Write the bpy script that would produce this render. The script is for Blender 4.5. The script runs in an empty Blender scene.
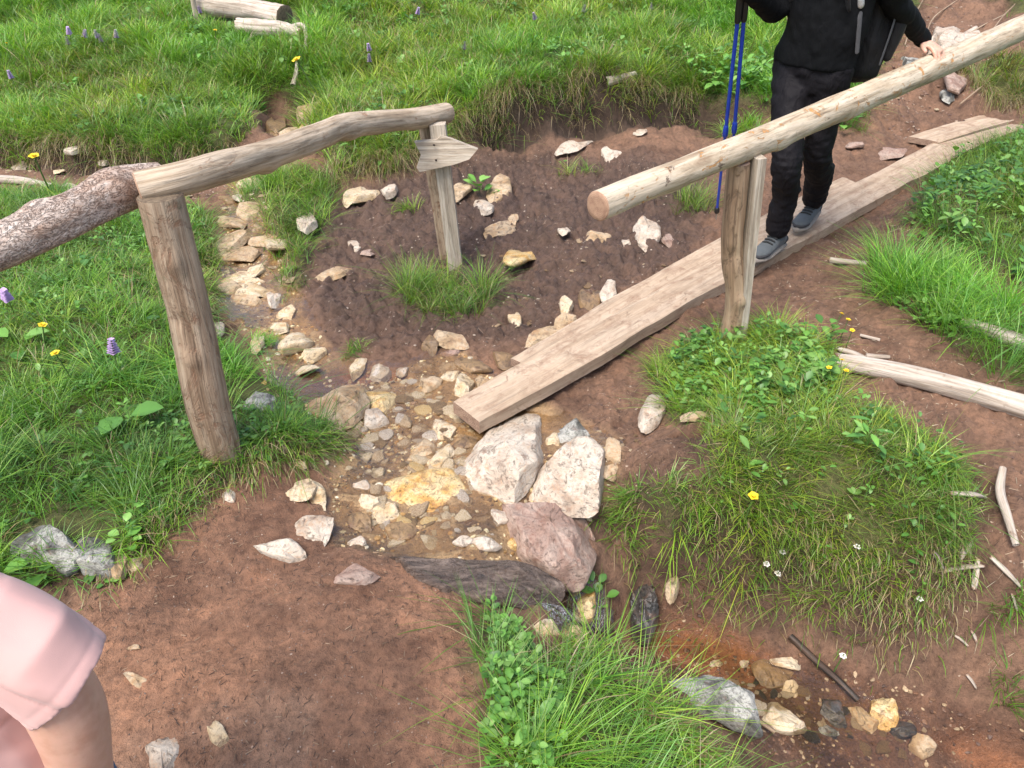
import bpy, math, random
import numpy as np
from mathutils import Vector
R = math.radians
rng = np.random.default_rng(7)
random.seed(7)
scene = bpy.context.scene
COL = scene.collection

# ------------------------------------------------------------------ camera
F = 760.0; PITCH = R(35); CH = 1.65
cam = bpy.data.cameras.new("camera"); camo = bpy.data.objects.new("camera", cam); COL.objects.link(camo)
camo.location = (0, 0, CH); camo.rotation_euler = (R(90) - PITCH, 0, 0)
cam.sensor_width = 36; cam.lens = 36 * F / 1024; cam.clip_end = 500; cam.clip_start = 0.02
scene.camera = camo
cP, sP = math.cos(PITCH), math.sin(PITCH)

def ray(px, py):
    a = (px - 512) / F; b = (py - 384) / F
    return np.array([a, cP - b * sP, -sP - b * cP])
def pz(px, py, z):                       # point on the sight line at height z
    d = ray(px, py); t = (z - CH) / d[2]
    return np.array([0, 0, CH]) + d * t
def pd(px, py, D):                       # point on the sight line at forward distance D
    d = ray(px, py); t = D / d[1]
    return np.array([0, 0, CH]) + d * t
def pdep(px, py, dep):
    return np.array([0, 0, CH]) + ray(px, py) * dep
def depth(p): return p[1] * cP + (CH - p[2]) * sP

# ------------------------------------------------------------------ noise
def _h(ix, iy, iz, s):
    h = (ix * 374761393 + iy * 668265263 + iz * 2147483647 + s * 1274126177) & 0xFFFFFFFF
    h = ((h ^ (h >> 13)) * 1274126177) & 0xFFFFFFFF
    h = (h ^ (h >> 16)) & 0xFFFFFFFF
    h = (h * 2246822519) & 0xFFFFFFFF
    return ((h ^ (h >> 15)) & 0xFFFFFF) / float(0xFFFFFF)
def vnoise(P, s=0):
    P = np.asarray(P, float)
    i = np.floor(P).astype(np.int64); f = P - i; u = f * f * f * (f * (f * 6 - 15) + 10)
    r = 0
    for dx in (0, 1):
        wx = u[..., 0] if dx else 1 - u[..., 0]
        for dy in (0, 1):
            wy = u[..., 1] if dy else 1 - u[..., 1]
            for dz in (0, 1):
                wz = u[..., 2] if dz else 1 - u[..., 2]
                r = r + wx * wy * wz * _h(i[..., 0] + dx, i[..., 1] + dy, i[..., 2] + dz, s)
    return r * 2 - 1
def fbm(P, sc, octv=4, s=0, gain=.5):
    P = np.asarray(P, float) * sc; r = 0; a = 1; n = 0
    for k in range(octv):
        r = r + a * vnoise(P + 17.3 * k, s + k); n += a; a *= gain; P = P * 2.03
    return r / n
def xy3(x, y): return np.stack([x, y, np.zeros_like(x)], -1)
def sstep(a, b, x):
    t = np.clip((x - a) / (b - a), 0, 1); return t * t * (3 - 2 * t)

# ------------------------------------------------------------------ base relief from control points
Z = [  # pixel, pixel, height
 (300,600,0),(300,768,0),(100,700,.0),(450,700,0),(0,768,0),(440,610,-.02),(250,510,0),(360,580,-.02),(150,620,0),(-200,700,.03),(300,950,.0),(0,950,.02),
 (100,400,.03),(0,450,.05),(0,300,.06),(222,452,-.0),(100,300,.05),(190,330,.02),(-300,400,.1),(60,540,.03),(170,480,.02),(300,440,-.02),(150,230,.02),(0,210,.0),(-200,220,.02),
 (60,180,-.03),(140,178,-.03),(200,190,-.04),(0,172,-.02),(-200,170,0),
 (400,480,-.1),(440,430,-.12),(380,410,-.12),(310,382,-.135),(340,375,-.135),(290,340,-.13),(250,300,-.1),(240,250,-.07),(235,205,-.04),(255,165,0),(280,118,.02),
 (420,530,-.09),(380,540,-.09),(350,450,-.11),(500,520,-.1),(560,470,-.09),(330,500,-.06),(620,500,-.12),
 (380,240,-.06),(330,300,-.08),(400,340,-.1),(450,265,-.12),(500,300,-.1),(550,330,-.1),(480,380,-.12),(600,260,-.06),(620,200,-.05),(540,200,-.06),(350,200,-.02),(300,190,.02),(270,210,-.0),
 (640,350,-.1),(600,400,-.1),(650,430,-.06),(680,370,-.04),(720,400,0),(690,300,-.06),(780,290,-.04),(733,335,0),
 (850,250,.0),(800,330,.02),(880,330,.05),(870,215,-.02),(930,185,.0),(700,200,-.05),(830,190,-.03),(900,150,.02),
 (800,440,.07),(750,480,.05),(870,480,.06),(940,480,.04),(680,500,-.03),(640,490,-.05),(940,400,.05),(1010,440,.04),
 (950,220,.12),(1000,260,.14),(960,320,.1),(1010,360,.08),(1100,300,.2),(1300,300,.25),(1024,190,.16),
 (1000,560,-.06),(1010,620,-.2),(970,520,.02),(1150,560,.0),(1200,700,-.1),(990,650,-.28),
 (700,645,-.42),(660,632,-.42),(740,665,-.42),(800,700,-.44),(860,720,-.45),(920,740,-.46),(1000,745,-.48),(1100,800,-.5),(840,665,-.42),(900,690,-.43),(960,715,-.44),(730,610,-.38),(680,600,-.36),
 (560,620,-.3),(600,620,-.36),(620,640,-.4),(560,590,-.1),(600,570,-.22),(640,570,-.3),(535,606,-.2),
 (520,610,-.08),(550,660,-.08),(600,700,-.12),(650,740,-.16),(700,770,-.22),(500,700,-.0),(550,768,-.04),(600,900,-.05),(680,700,-.26),(640,675,-.22),(760,768,-.34),(820,900,-.4),
 (460,590,-.07),(500,560,-.06),(450,560,-.07),
]
D_ = [ # pixel, pixel, forward distance
 (0,140,5.15),(100,135,5.05),(200,140,5.0),(240,135,5.1),(255,110,5.5),(-200,135,5.2),
 (440,150,4.9),(440,125,5.2),(520,104,5.45),(520,150,5.26),(600,92,5.6),(600,128,5.5),(680,105,5.7),(700,135,5.4),(750,100,5.6),(330,150,4.7),(380,130,5.0),(330,120,5.3),
 (560,135,5.35),(640,150,5.1),
 (285,95,5.75),(275,105,5.7),(300,75,6.3),(260,75,6.2),(310,100,5.8),
 (500,50,6.6),(300,50,6.7),(100,90,5.9),(0,90,6.0),(100,50,6.6),(700,50,6.6),(800,70,6.2),
 (100,10,7.8),(300,0,8.0),(500,0,7.9),(700,0,7.8),(860,0,7.6),(850,100,5.7),
 (1000,125,5.45),(930,140,5.3),(900,100,5.8),(940,60,6.4),(960,20,7.1),(1000,85,5.9),(1000,50,6.3),(1000,0,7.3),(1100,60,6.0),(1300,100,5.2),(1300,0,7.2),
]
C = []
for px, py, z in Z: p = pz(px, py, z); C.append(p)
for px, py, d in D_: p = pd(px, py, d); C.append(p)
for x in (-40, -18, -8, -3, 3, 8, 18, 40):
    for y in (-10, -3): C.append(np.array([x, y, .02 + .01 * abs(x)]))
for x in (-45, -25, -12, -5, 0, 6, 13, 25, 45):
    for y in (9, 10.5, 14, 22, 40, 70): C.append(np.array([x, y, .58 + (y - 8.3) * .19 + .03 * abs(x)]))
for x in (-40, -20, -9, -5.5): C += [np.array([x, 3., .05 + .02 * abs(x)]), np.array([x, 6, .3])]
for x in (40, 20, 10, 6.5): C += [np.array([x, 3., .3 + .02 * abs(x)]), np.array([x, 6, .5 + .02 * abs(x)])]
C = np.array(C)
cc = .10
def _k(d2): return np.sqrt(d2 + cc * cc)
n = len(C)
A = np.zeros((n + 3, n + 3)); d2 = ((C[:, None, :2] - C[None, :, :2]) ** 2).sum(-1)
A[:n, :n] = _k(d2) - np.eye(n) * .012
A[:n, n:] = np.c_[np.ones(n), C[:, :2]]; A[n:, :n] = A[:n, n:].T
W = np.linalg.solve(A, np.r_[C[:, 2], 0, 0, 0])
def Hrbf(x, y):
    x = np.asarray(x, float); y = np.asarray(y, float); sh = x.shape; x = x.ravel(); y = y.ravel()
    out = np.empty(len(x))
    for i in range(0, len(x), 20000):
        a = x[i:i+20000]; b = y[i:i+20000]
        d2 = (a[:, None] - C[None, :, 0]) ** 2 + (b[:, None] - C[None, :, 1]) ** 2
        out[i:i+20000] = _k(d2) @ W[:n] + W[n] + W[n+1] * a + W[n+2] * b
    return out.reshape(sh)

def axis(lo, flo, fhi, hi, step, g):
    mid = list(np.arange(flo, fhi, step)); up = []; s = step; v = fhi
    while v < hi: up.append(v); v += s; s *= g
    dn = []; s = step; v = flo - step
    while v > lo: dn.append(v); s *= g; v -= s
    return np.array(dn[::-1] + mid + up)
GX = axis(-70, -2.2, 2.7, 70, .0115, 1.022)
GY = axis(-20, .75, 2.9, 90, .0085, 1.0078)
XX, YY = np.meshgrid(GX, GY)
HB = Hrbf(XX, YY)
class Grid:
    def __init__(s, H): s.H = H
    def __call__(s, x, y):
        x = np.asarray(x, float); y = np.asarray(y, float)
        i = np.clip(np.searchsorted(GX, x) - 1, 0, len(GX) - 2); j = np.clip(np.searchsorted(GY, y) - 1, 0, len(GY) - 2)
        u = np.clip((x - GX[i]) / (GX[i+1] - GX[i]), 0, 1); v = np.clip((y - GY[j]) / (GY[j+1] - GY[j]), 0, 1)
        H = s.H
        return (H[j, i] * (1-u) + H[j, i+1] * u) * (1-v) + (H[j+1, i] * (1-u) + H[j+1, i+1] * u) * v
GB = Grid(HB)
TT = np.geomspace(.6, 60, 2500)
def hit(px, py, G, off=0.0):
    d = ray(px, py)
    P = np.array([0, 0, CH]) + TT[:, None] * d
    g = P[:, 2] - (G(P[:, 0], P[:, 1]) + off)
    k = np.argmax(g < 0)
    if g[k] >= 0: return P[-1]
    if k == 0: return P[0]
    a = g[k-1] / (g[k-1] - g[k])
    return P[k-1] + (P[k] - P[k-1]) * a
def wpoly(pts): return np.array([hit(a, b, GB)[:2] for a, b in pts])

def inpoly(x, y, poly):
    c = np.zeros(x.shape, bool); m = len(poly); j = m - 1
    for i in range(m):
        xi, yi = poly[i]; xj, yj = poly[j]
        if yi != yj:
            c ^= ((yi > y) != (yj > y)) & (x < (xj - xi) * (y - yi) / (yj - yi) + xi)
        j = i
    return c
def sdist(x, y, poly):                     # + inside
    d = np.full(x.shape, 1e9); m = len(poly)
    for i in range(m):
        a = poly[i]; b = poly[(i+1) % m]; ab = b - a; L = ab @ ab + 1e-12
        t = np.clip(((x - a[0]) * ab[0] + (y - a[1]) * ab[1]) / L, 0, 1)
        d = np.minimum(d, (x - a[0] - t * ab[0]) ** 2 + (y - a[1] - t * ab[1]) ** 2)
    d = np.sqrt(d)
    return np.where(inpoly(x, y, poly), d, -d)

# ------------------------------------------------------------------ ground cover zones (pixel outlines laid on the relief)
GP = dict(
 hill=[(-500,158),(0,150),(60,155),(130,160),(200,163),(235,152),(252,120),(262,96),(285,84),(305,100),(300,128),(322,150),(335,178),(400,168),(438,152),(446,134),(480,122),(530,104),(600,92),(640,100),(690,108),(730,112),(800,108),(850,120),(868,80),(890,30),(905,-10),(900,-90),(-500,-90)],
 leftbank=[(-500,190),(60,196),(130,203),(200,212),(212,250),(205,300),(222,345),(255,375),(300,402),(335,425),(338,448),(290,460),(245,470),(215,490),(180,505),(150,550),(60,590),(0,585),(-500,640)],
 midstrip=[(250,180),(300,172),(340,185),(325,215),(305,245),(300,290),(288,292),(283,262),(268,220),(245,200)],
 mound=[(655,372),(690,345),(760,333),(830,350),(838,380),(828,405),(900,425),(960,450),(976,500),(970,535),(950,570),(925,592),(890,594),(850,582),(800,556),(760,540),(700,538),(655,528),(622,510),(636,490),(700,480),(716,455),(702,425),(655,402)],
 righttuft=[(858,275),(895,258),(950,275),(1000,320),(1100,380),(1090,400),(1000,385),(940,338),(880,302)],
 rightbank=[(912,200),(950,165),(1024,135),(1500,120),(1500,330),(1060,300),(970,268),(920,235)],
 front=[(486,618),(502,618),(526,650),(560,655),(600,676),(640,712),(690,760),(730,810),(800,950),(480,950),(490,768),(484,690)],
 topright=[(955,68),(1024,50),(1500,0),(1500,105),(1060,112),(1000,105),(975,92)],
 farright=[(985,0),(1010,-20),(1500,-60),(1500,0),(1040,20)],
)
WP = {k: wpoly(v) for k, v in GP.items()}
BEDP = [(232,175),(262,172),(275,215),(290,262),(300,300),(325,345),(350,362),(400,366),(455,345),(490,372),(500,400),(540,400),(620,440),(622,470),(600,500),(575,575),(560,600),(480,598),(400,556),(335,545),(330,470),(290,432),(262,385),(262,345),(232,318),(212,300),(218,240)]
LOWP = [(540,592),(600,585),(640,600),(690,595),(740,612),(800,650),(880,672),(960,700),(1040,725),(1200,760),(1200,860),(900,790),(760,745),(700,712),(650,668),(600,650),(560,640)]
BED, LOW = wpoly(BEDP), wpoly(LOWP)
POOLS = [wpoly([(272,392),(285,372),(340,362),(400,364),(420,378),(350,384),(330,394),(300,402)]),
         wpoly([(640,640),(655,620),(700,614),(760,632),(800,668),(770,690),(720,686),(680,668)]),
         wpoly([(930,738),(950,722),(1040,745),(1200,800),(1000,800)])]
DARKP = wpoly([(300,215),(350,190),(430,165),(460,150),(540,145),(640,150),(720,180),(700,260),(600,300),(520,350),(430,340),(400,355),(330,345),(300,305)])
TRAILP = wpoly([(150,545),(245,470),(335,470),(345,548),(450,580),(490,610),(484,768),(484,1100),(-300,1100),(-300,680),(60,600)])
jx = fbm(xy3(XX, YY), 5, 3, 41) * .07 + fbm(xy3(XX, YY), 22, 2, 45) * .02
grassM = np.zeros_like(XX)
for k, p in WP.items(): grassM = np.maximum(grassM, sstep(-.03, .05, sdist(XX + jx, YY + jx, p)))
far = (YY > 7.4) | (np.abs(XX) > 5.5) | (YY < -1)
grassM = np.where(far & ~((XX > 3.6) & (XX < 4.9) & (YY > 3) & (YY < 12)), 1., grassM)
bedM = sstep(-.03, .04, sdist(XX + jx * .6, YY, BED)); lowM = sstep(-.03, .04, sdist(XX + jx * .6, YY, LOW))
darkM = sstep(-.12, .15, sdist(XX + jx, YY, DARKP)); trailM = sstep(-.05, .12, sdist(XX + jx, YY, TRAILP))
poolM = np.zeros_like(XX)
for p in POOLS: poolM = np.maximum(poolM, sstep(-.02, .06, sdist(XX + jx * .5, YY, p)))
streamM = np.maximum(bedM, lowM)
P3 = xy3(XX, YY)
near = np.clip(1.2 - (np.hypot(XX, YY) - 4) / 8, 0, 1)
H = HB.copy()
rough = (1 - grassM) * (1 - .72 * trailM) * near
wv = fbm(P3, 2.6, 3, 3); lump = np.abs(fbm(P3, 11, 4, 5, .6)); fine = fbm(P3, 38, 3, 9, .6)
H += .022 * wv * (1 - trailM * .5) * near * (1 - streamM)
H += rough * (1 - .5 * streamM) * ((.05 + .02 * darkM) * (lump - .2) + (.012 + .006 * darkM) * fine + .05 * darkM * (np.abs(fbm(P3, 24, 3, 303, .6)) - .2))
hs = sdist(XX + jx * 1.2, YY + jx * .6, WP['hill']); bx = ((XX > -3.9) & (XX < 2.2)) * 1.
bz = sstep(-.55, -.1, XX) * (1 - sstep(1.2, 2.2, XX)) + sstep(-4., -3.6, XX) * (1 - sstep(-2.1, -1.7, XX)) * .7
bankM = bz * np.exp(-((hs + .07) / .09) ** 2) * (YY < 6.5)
H += bz * .07 * sstep(-.035, .03, hs) * np.exp(-np.clip(hs, 0, 9) / .35) - .13 * bankM * (1 + .8 * fbm(P3, 7, 3, 61)) * (hs < 0.05)
ms = sdist(XX + jx, YY + jx, WP['mound']); mb = ((YY < 2.05) & (ms < .02)) * np.exp(-((ms + .05) / .05) ** 2)
H -= .05 * mb
H += bankM * bz * .07 * (np.abs(fbm(P3, 16, 3, 67)) - .2)
ur = sstep(2.2, 2.7, XX) * sstep(5., 5.4, YY) * (1 - grassM) * (YY < 10); H += ur * .16 * (np.abs(fbm(P3, 4, 4, 68)) - .15)
H += (1 - grassM) * near * trailM * (.013 * fbm(P3, 7, 5, 21, .62) + .004 * fine)
H += grassM * (.03 * fbm(P3, 4, 3, 15) + .012 * fbm(P3, 14, 3, 12)) + grassM * (1 - near) * .12 * fbm(P3, .8, 3, 18)
H -= poolM * .035 + lowM * .012 + bedM * .006
# foot hollows pressed into the mud
for k in range(60):
    a = rng.uniform(300, 720); b = rng.uniform(190, 340); q = hit(a, b, GB)
    m = np.exp(-(((XX - q[0]) / .05) ** 2 + ((YY - q[1]) / .035) ** 2))
    H -= m * .02 * (1 - grassM)
# turf edges stand proud
H += .03 * sstep(.3, .9, grassM) * near * (1 - .5 * trailM)
# dark hollow washed out under the turf by the upper gully
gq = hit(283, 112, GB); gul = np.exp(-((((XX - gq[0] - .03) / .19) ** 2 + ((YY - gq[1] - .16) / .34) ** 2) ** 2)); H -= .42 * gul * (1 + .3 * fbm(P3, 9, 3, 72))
G = Grid(H)
def ground(px, py): return hit(px, py, G)

# ------------------------------------------------------------------ mesh helpers
def mesh_np(name, V, groups, mat=None, attrs=None, smooth=True):
    me = bpy.data.meshes.new(name)
    V = np.ascontiguousarray(V, np.float32); me.vertices.add(len(V)); me.vertices.foreach_set('co', V.ravel())
    loops = np.concatenate([g.ravel() for g in groups]).astype(np.int32)
    tot = np.concatenate([np.full(len(g), g.shape[1]) for g in groups]).astype(np.int32)
    st = np.r_[0, np.cumsum(tot)[:-1]].astype(np.int32)
    me.loops.add(len(loops)); me.loops.foreach_set('vertex_index', loops)
    me.polygons.add(len(tot)); me.polygons.foreach_set('loop_start', st); me.polygons.foreach_set('loop_total', tot)
    me.update(calc_edges=True)
    me.polygons.foreach_set('use_smooth', np.full(len(tot), bool(smooth)))
    for k, v in (attrs or {}).items():
        v = np.asarray(v, np.float32)
        if v.ndim == 1: at = me.attributes.new(k, 'FLOAT', 'POINT'); at.data.foreach_set('value', v)
        elif v.shape[1] == 3: at = me.attributes.new(k, 'FLOAT_VECTOR', 'POINT'); at.data.foreach_set('vector', v.ravel())
        else: at = me.attributes.new(k, 'FLOAT_COLOR', 'POINT'); at.data.foreach_set('color', v.ravel())
    if mat: me.materials.append(mat)
    me.validate()
    return me
def link(name, me, parent=None, loc=None):
    o = bpy.data.objects.new(name, me); COL.objects.link(o)
    if loc is not None: o.location = loc
    if parent is not None: o.parent = parent
    return o
def tag(o, label=None, cat=None, group=None, kind=None):
    if label: o['label'] = label
    if cat: o['category'] = cat
    if group: o['group'] = group
    if kind: o['kind'] = kind
    return o
def empty(name, loc, label, cat, group=None):
    o = bpy.data.objects.new(name, None); COL.objects.link(o); o.location = loc; o.empty_display_size = .1
    return tag(o, label, cat, group)
def rebase(me, p):                       # move mesh coordinates so that p is the origin
    n_ = len(me.vertices); a = np.empty(n_ * 3, np.float32); me.vertices.foreach_get('co', a)
    a = a.reshape(-1, 3) - np.asarray(p, np.float32); me.vertices.foreach_set('co', a.ravel()); me.update()

# ------------------------------------------------------------------ materials
class NT:
    def __init__(s, name):
        s.m = bpy.data.materials.new(name); s.m.use_nodes = True; s.t = s.m.node_tree; s.t.nodes.clear()
        s.out = s.n('ShaderNodeOutputMaterial')
    def n(s, ty, **kw):
        x = s.t.nodes.new(ty)
        for k, v in kw.items():
            if k.startswith('i_'):
                x.inputs[k[2:].replace('_', ' ')].default_value = v
            else: setattr(x, k, v)
        return x
    def l(s, a, b): s.t.links.new(a, b)
    def noise(s, vec, scale, det=5, rough=.6, dist=0.0):
        x = s.n('ShaderNodeTexNoise'); x.inputs['Scale'].default_value = scale; x.inputs['Detail'].default_value = det
        x.inputs['Roughness'].default_value = rough; x.inputs['Distortion'].default_value = dist
        if vec is not None: s.l(vec, x.inputs['Vector'])
        return x.outputs['Fac']
    def ramp(s, fac, stops):
        x = s.n('ShaderNodeValToRGB'); e = x.color_ramp.elements
        while len(e) < len(stops): e.new(.5)
        for q, (p, c) in zip(e, stops):
            q.position = p; q.color = (*c, 1) if len(c) == 3 else c
        s.l(fac, x.inputs[0]); return x.outputs[0]
    def mix(s, a, b, f, mode='MIX'):
        x = s.n('ShaderNodeMix', data_type='RGBA', blend_type=mode)
        for sock, v in ((x.inputs[6], a), (x.inputs[7], b), (x.inputs[0], f)):
            if hasattr(v, 'is_output') or isinstance(v, bpy.types.NodeSocket): s.l(v, sock)
            else: sock.default_value = v if not isinstance(v, tuple) or len(v) == 4 else (*v, 1)
        return x.outputs[2]
    def mr(s, v, a, b, c, d):
        x = s.n('ShaderNodeMapRange'); s.l(v, x.inputs[0])
        for i, q in enumerate((a, b, c, d)): x.inputs[i+1].default_value = q
        return x.outputs[0]
    def math(s, op, a, b=0.):
        x = s.n('ShaderNodeMath', operation=op)
        for i, v in enumerate((a, b)):
            if isinstance(v, bpy.types.NodeSocket): s.l(v, x.inputs[i])
            else: x.inputs[i].default_value = v
        return x.outputs[0]
    def attr(s, name, out='Color'): return s.n('ShaderNodeAttribute', attribute_name=name).outputs[out]
    def obj(s): return s.n('ShaderNodeTexCoord').outputs['Object']
    def mapv(s, vec, scale, loc=(0, 0, 0)):
        x = s.n('ShaderNodeMapping'); s.l(vec, x.inputs[0]); x.inputs['Scale'].default_value = scale; x.inputs['Location'].default_value = loc
        return x.outputs[0]
    def bump(s, h, strength=.5, dist=.01, prev=None):
        x = s.n('ShaderNodeBump'); s.l(h, x.inputs['Height']); x.inputs['Strength'].default_value = strength; x.inputs['Distance'].default_value = dist
        if prev is not None: s.l(prev, x.inputs['Normal'])
        return x.outputs[0]
    def pr(s, col, rough=.8, normal=None, spec=.4, **kw):
        x = s.n('ShaderNodeBsdfPrincipled')
        for nm, v in (('Base Color', col), ('Roughness', rough), ('Normal', normal)):
            if v is None: continue
            if isinstance(v, bpy.types.NodeSocket): s.l(v, x.inputs[nm])
            else: x.inputs[nm].default_value = (*v, 1) if isinstance(v, tuple) and len(v) == 3 else v
        x.inputs['Specular IOR Level'].default_value = spec
        for k, v in kw.items():
            q = x.inputs[k.replace('_', ' ')]
            if isinstance(v, bpy.types.NodeSocket): s.l(v, q)
            else: q.default_value = v
        return x.outputs[0]
    def done(s, sh): s.l(sh, s.out.inputs[0]); return s.m

def mat_ground():
    t = NT('earth'); v = t.obj(); c = t.attr('col'); wet = t.attr('wet', 'Fac')
    n1 = t.noise(v, 6, 6, .65); n2 = t.noise(v, 45, 5, .7); n3 = t.noise(v, 220, 3, .7)
    vv = t.noise(t.mapv(v, (1, .35, 1)), 130, 4, .75, 2.0)
    c = t.mix(c, t.ramp(n1, [(.3, (.55, .5, .48)), (.5, (1, 1, 1)), (.72, (1.35, 1.3, 1.25))]), 1.0, 'MULTIPLY')
    c = t.mix(c, t.ramp(n2, [(.3, (.5, .47, .45)), (.5, (1, 1, 1)), (.7, (1.35, 1.32, 1.3))]), .85, 'MULTIPLY')
    c = t.mix(c, t.ramp(vv, [(.33, (.3, .25, .22)), (.43, (1, 1, 1)), (.62, (1, 1, 1)), (.72, (1.6, 1.5, 1.4))]), .75, 'MULTIPLY')
    rg = t.math('SUBTRACT', .95, t.math('MULTIPLY', t.math('MULTIPLY', wet, t.mr(n2, .35, .6, .4, 1.)), .72))
    h = t.math('ADD', t.math('MULTIPLY', n2, 1.0), t.math('MULTIPLY', n3, .35))
    h = t.math('ADD', h, t.math('MULTIPLY', vv, .5))
    return t.done(t.pr(c, rg, t.bump(h, .9, .012), .5))
def mat_attr_leaf(name, gloss=.5, trans=.28):
    t = NT(name); c = t.attr('gcol')
    d = t.pr(c, gloss, None, .45)
    tr = t.n('ShaderNodeBsdfTranslucent'); t.l(t.mix(c, (1.5, 1.6, .7, 1), 1.0, 'MULTIPLY'), tr.inputs[0])
    m = t.n('ShaderNodeMixShader'); m.inputs[0].default_value = trans; t.l(d, m.inputs[1]); t.l(tr.outputs[0], m.inputs[2])
    return t.done(m.outputs[0])
def mat_stone(name, cols, rough=.8, stain=None, dark=.5, sc=1.0, dirt=(.16, .085, .055)):
    t = NT(name); v = t.obj()
    oi = t.n('ShaderNodeObjectInfo').outputs['Random']
    ad = t.n('ShaderNodeVectorMath', operation='ADD'); t.l(v, ad.inputs[0])
    cb = t.n('ShaderNodeCombineXYZ'); t.l(t.math('MULTIPLY', oi, 37.), cb.inputs[0]); t.l(t.math('MULTIPLY', oi, 11.), cb.inputs[2]); t.l(cb.outputs[0], ad.inputs[1]); v = ad.outputs[0]
    n1 = t.noise(v, 9 * sc, 5, .6, .6); n2 = t.noise(v, 55 * sc, 5, .7); n3 = t.noise(t.mapv(v, (1, .5, 3)), 28 * sc, 5, .75, 1.5)
    c = t.ramp(n1, [(.30 + .13 * i, q) for i, q in enumerate(cols)])
    c = t.mix(c, t.ramp(n2, [(.32, (dark, dark, dark)), (.48, (1, 1, 1)), (.75, (1.12, 1.12, 1.1))]), .8, 'MULTIPLY')
    if stain: c = t.mix(c, stain, t.mr(n3, .52, .68, 0, .85))
    c = t.mix(c, dirt, t.mr(t.noise(v, 16 * sc, 4, .7), .56, .7, 0, .7))
    cr = t.mr(n3, .36, .44, .0, 1.)
    c = t.mix(c, t.mix((.42, .38, .34), (1, 1, 1), cr), .8, 'MULTIPLY')
    h = t.math('ADD', t.math('ADD', n2, t.math('MULTIPLY', cr, .35)), t.math('MULTIPLY', n1, .8))
    return t.done(t.pr(c, rough, t.bump(h, .8, .006), .5))
def mat_slab():
    t = NT('layered_wet_slab'); v = t.obj(); w1 = t.mapv(v, (6.5, 24, 10)); w1.node.inputs['Rotation'].default_value = (0, 0, .22)
    n = t.noise(w1, 1., 7, .7, 1.6); n2 = t.noise(v, 45, 6, .75)
    c = t.ramp(n, [(.30, (.035, .025, .02)), (.42, (.075, .052, .04)), (.55, (.16, .115, .09)), (.7, (.27, .21, .17))])
    c = t.mix(c, t.ramp(n2, [(.35, (.5, .45, .4)), (.55, (1, 1, 1))]), .8, 'MULTIPLY')
    return t.done(t.pr(c, t.mr(n2, .4, .6, .18, .45), t.bump(t.math('ADD', n, t.math('MULTIPLY', n2, .25)), 1., .02), .6))
def mat_wood(name, cols, along=3., around=70., rough=.8, patch=None, patch_amt=(.58, .66), bumpd=.004, dirt=None, dirt_r=(.5, .66), crack=.5, ch=(.0,.0,.0)):
    t = NT(name); v = t.attr('pc', 'Vector')
    g = t.noise(t.mapv(v, (around, along, around)), 1., 6, .65, .8)
    g2 = t.noise(t.mapv(v, (around * 3, along * 2.5, around * 3)), 1., 4, .7, .3)
    b = t.noise(t.mapv(v, (12, 5, 12)), 1., 5, .7, 1.2)
    c = t.ramp(g, [(.28 + .16 * i, q) for i, q in enumerate(cols)])
    c = t.mix(c, t.ramp(g2, [(.33, (crack, crack, crack)), (.45, (1, 1, 1)), (.7, (1.12, 1.1, 1.08))]), .85, 'MULTIPLY')
    c = t.mix(c, t.ramp(b, [(.3, (.72, .7, .68)), (.6, (1.08, 1.08, 1.08))]), .7, 'MULTIPLY')
    h = t.math('ADD', g, g2)
    if patch:
        pm = t.mr(t.noise(t.mapv(v, (11, 7, 11), (3, 1, 5)), 1., 6, .75, 1.8), patch_amt[0], patch_amt[1], 0, 1)
        c = t.mix(c, patch, t.math('MULTIPLY', pm, .9)); h = t.math('SUBTRACT', h, t.math('MULTIPLY', pm, .8))
    if dirt:
        dm = t.mr(t.noise(t.mapv(v, (14, 9, 14), (7, 2, 1)), 1., 6, .75, .8), dirt_r[0], dirt_r[1], 0, 1)
        c = t.mix(c, dirt, t.math('MULTIPLY', dm, .85))
    return t.done(t.pr(c, rough, t.bump(h, .75, bumpd), .3))
def mat_bark():
    t = NT('flaking_bark'); v = t.attr('pc', 'Vector')
    n = t.noise(t.mapv(v, (40, 18, 40)), 1., 6, .75, 1.5); n2 = t.noise(t.mapv(v, (14, 5, 14)), 1., 4, .6)
    c = t.ramp(n, [(.3, (.22, .15, .11)), (.42, (.42, .32, .26)), (.55, (.58, .48, .41)), (.7, (.72, .65, .58))])
    c = t.mix(c, (.33, .19, .12), t.mr(n2, .5, .64, 0, .6))
    rd = t.noise(t.mapv(v, (46, 26, 46)), 1., 5, .7, 2.5); e = t.mr(t.math('ABSOLUTE', t.math('SUBTRACT', rd, .5)), .0, .035, 0, 1)
    c = t.mix(t.mix(c, (.13, .08, .06), .75), c, e)
    return t.done(t.pr(c, .9, t.bump(t.math('ADD', n, t.math('MULTIPLY', e, .35)), .9, .006), .25))
def mat_end(name, c1, c2, c3):
    t = NT(name); v = t.attr('pc', 'Vector')
    w = t.n('ShaderNodeTexWave', wave_type='RINGS', rings_direction='Z'); t.l(v, w.inputs['Vector']); w.inputs['Scale'].default_value = 60; w.inputs['Distortion'].default_value = 3.5; w.inputs['Detail Scale'].default_value = 2
    n = t.noise(t.mapv(v, (45, 45, 45)), 1., 5, .7)
    c = t.mix(c1, c2, w.outputs['Fac']); c = t.mix(c, c3, t.mr(n, .45, .62, 0, .8))
    return t.done(t.pr(c, .85, t.bump(n, .5, .003), .3))
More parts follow.
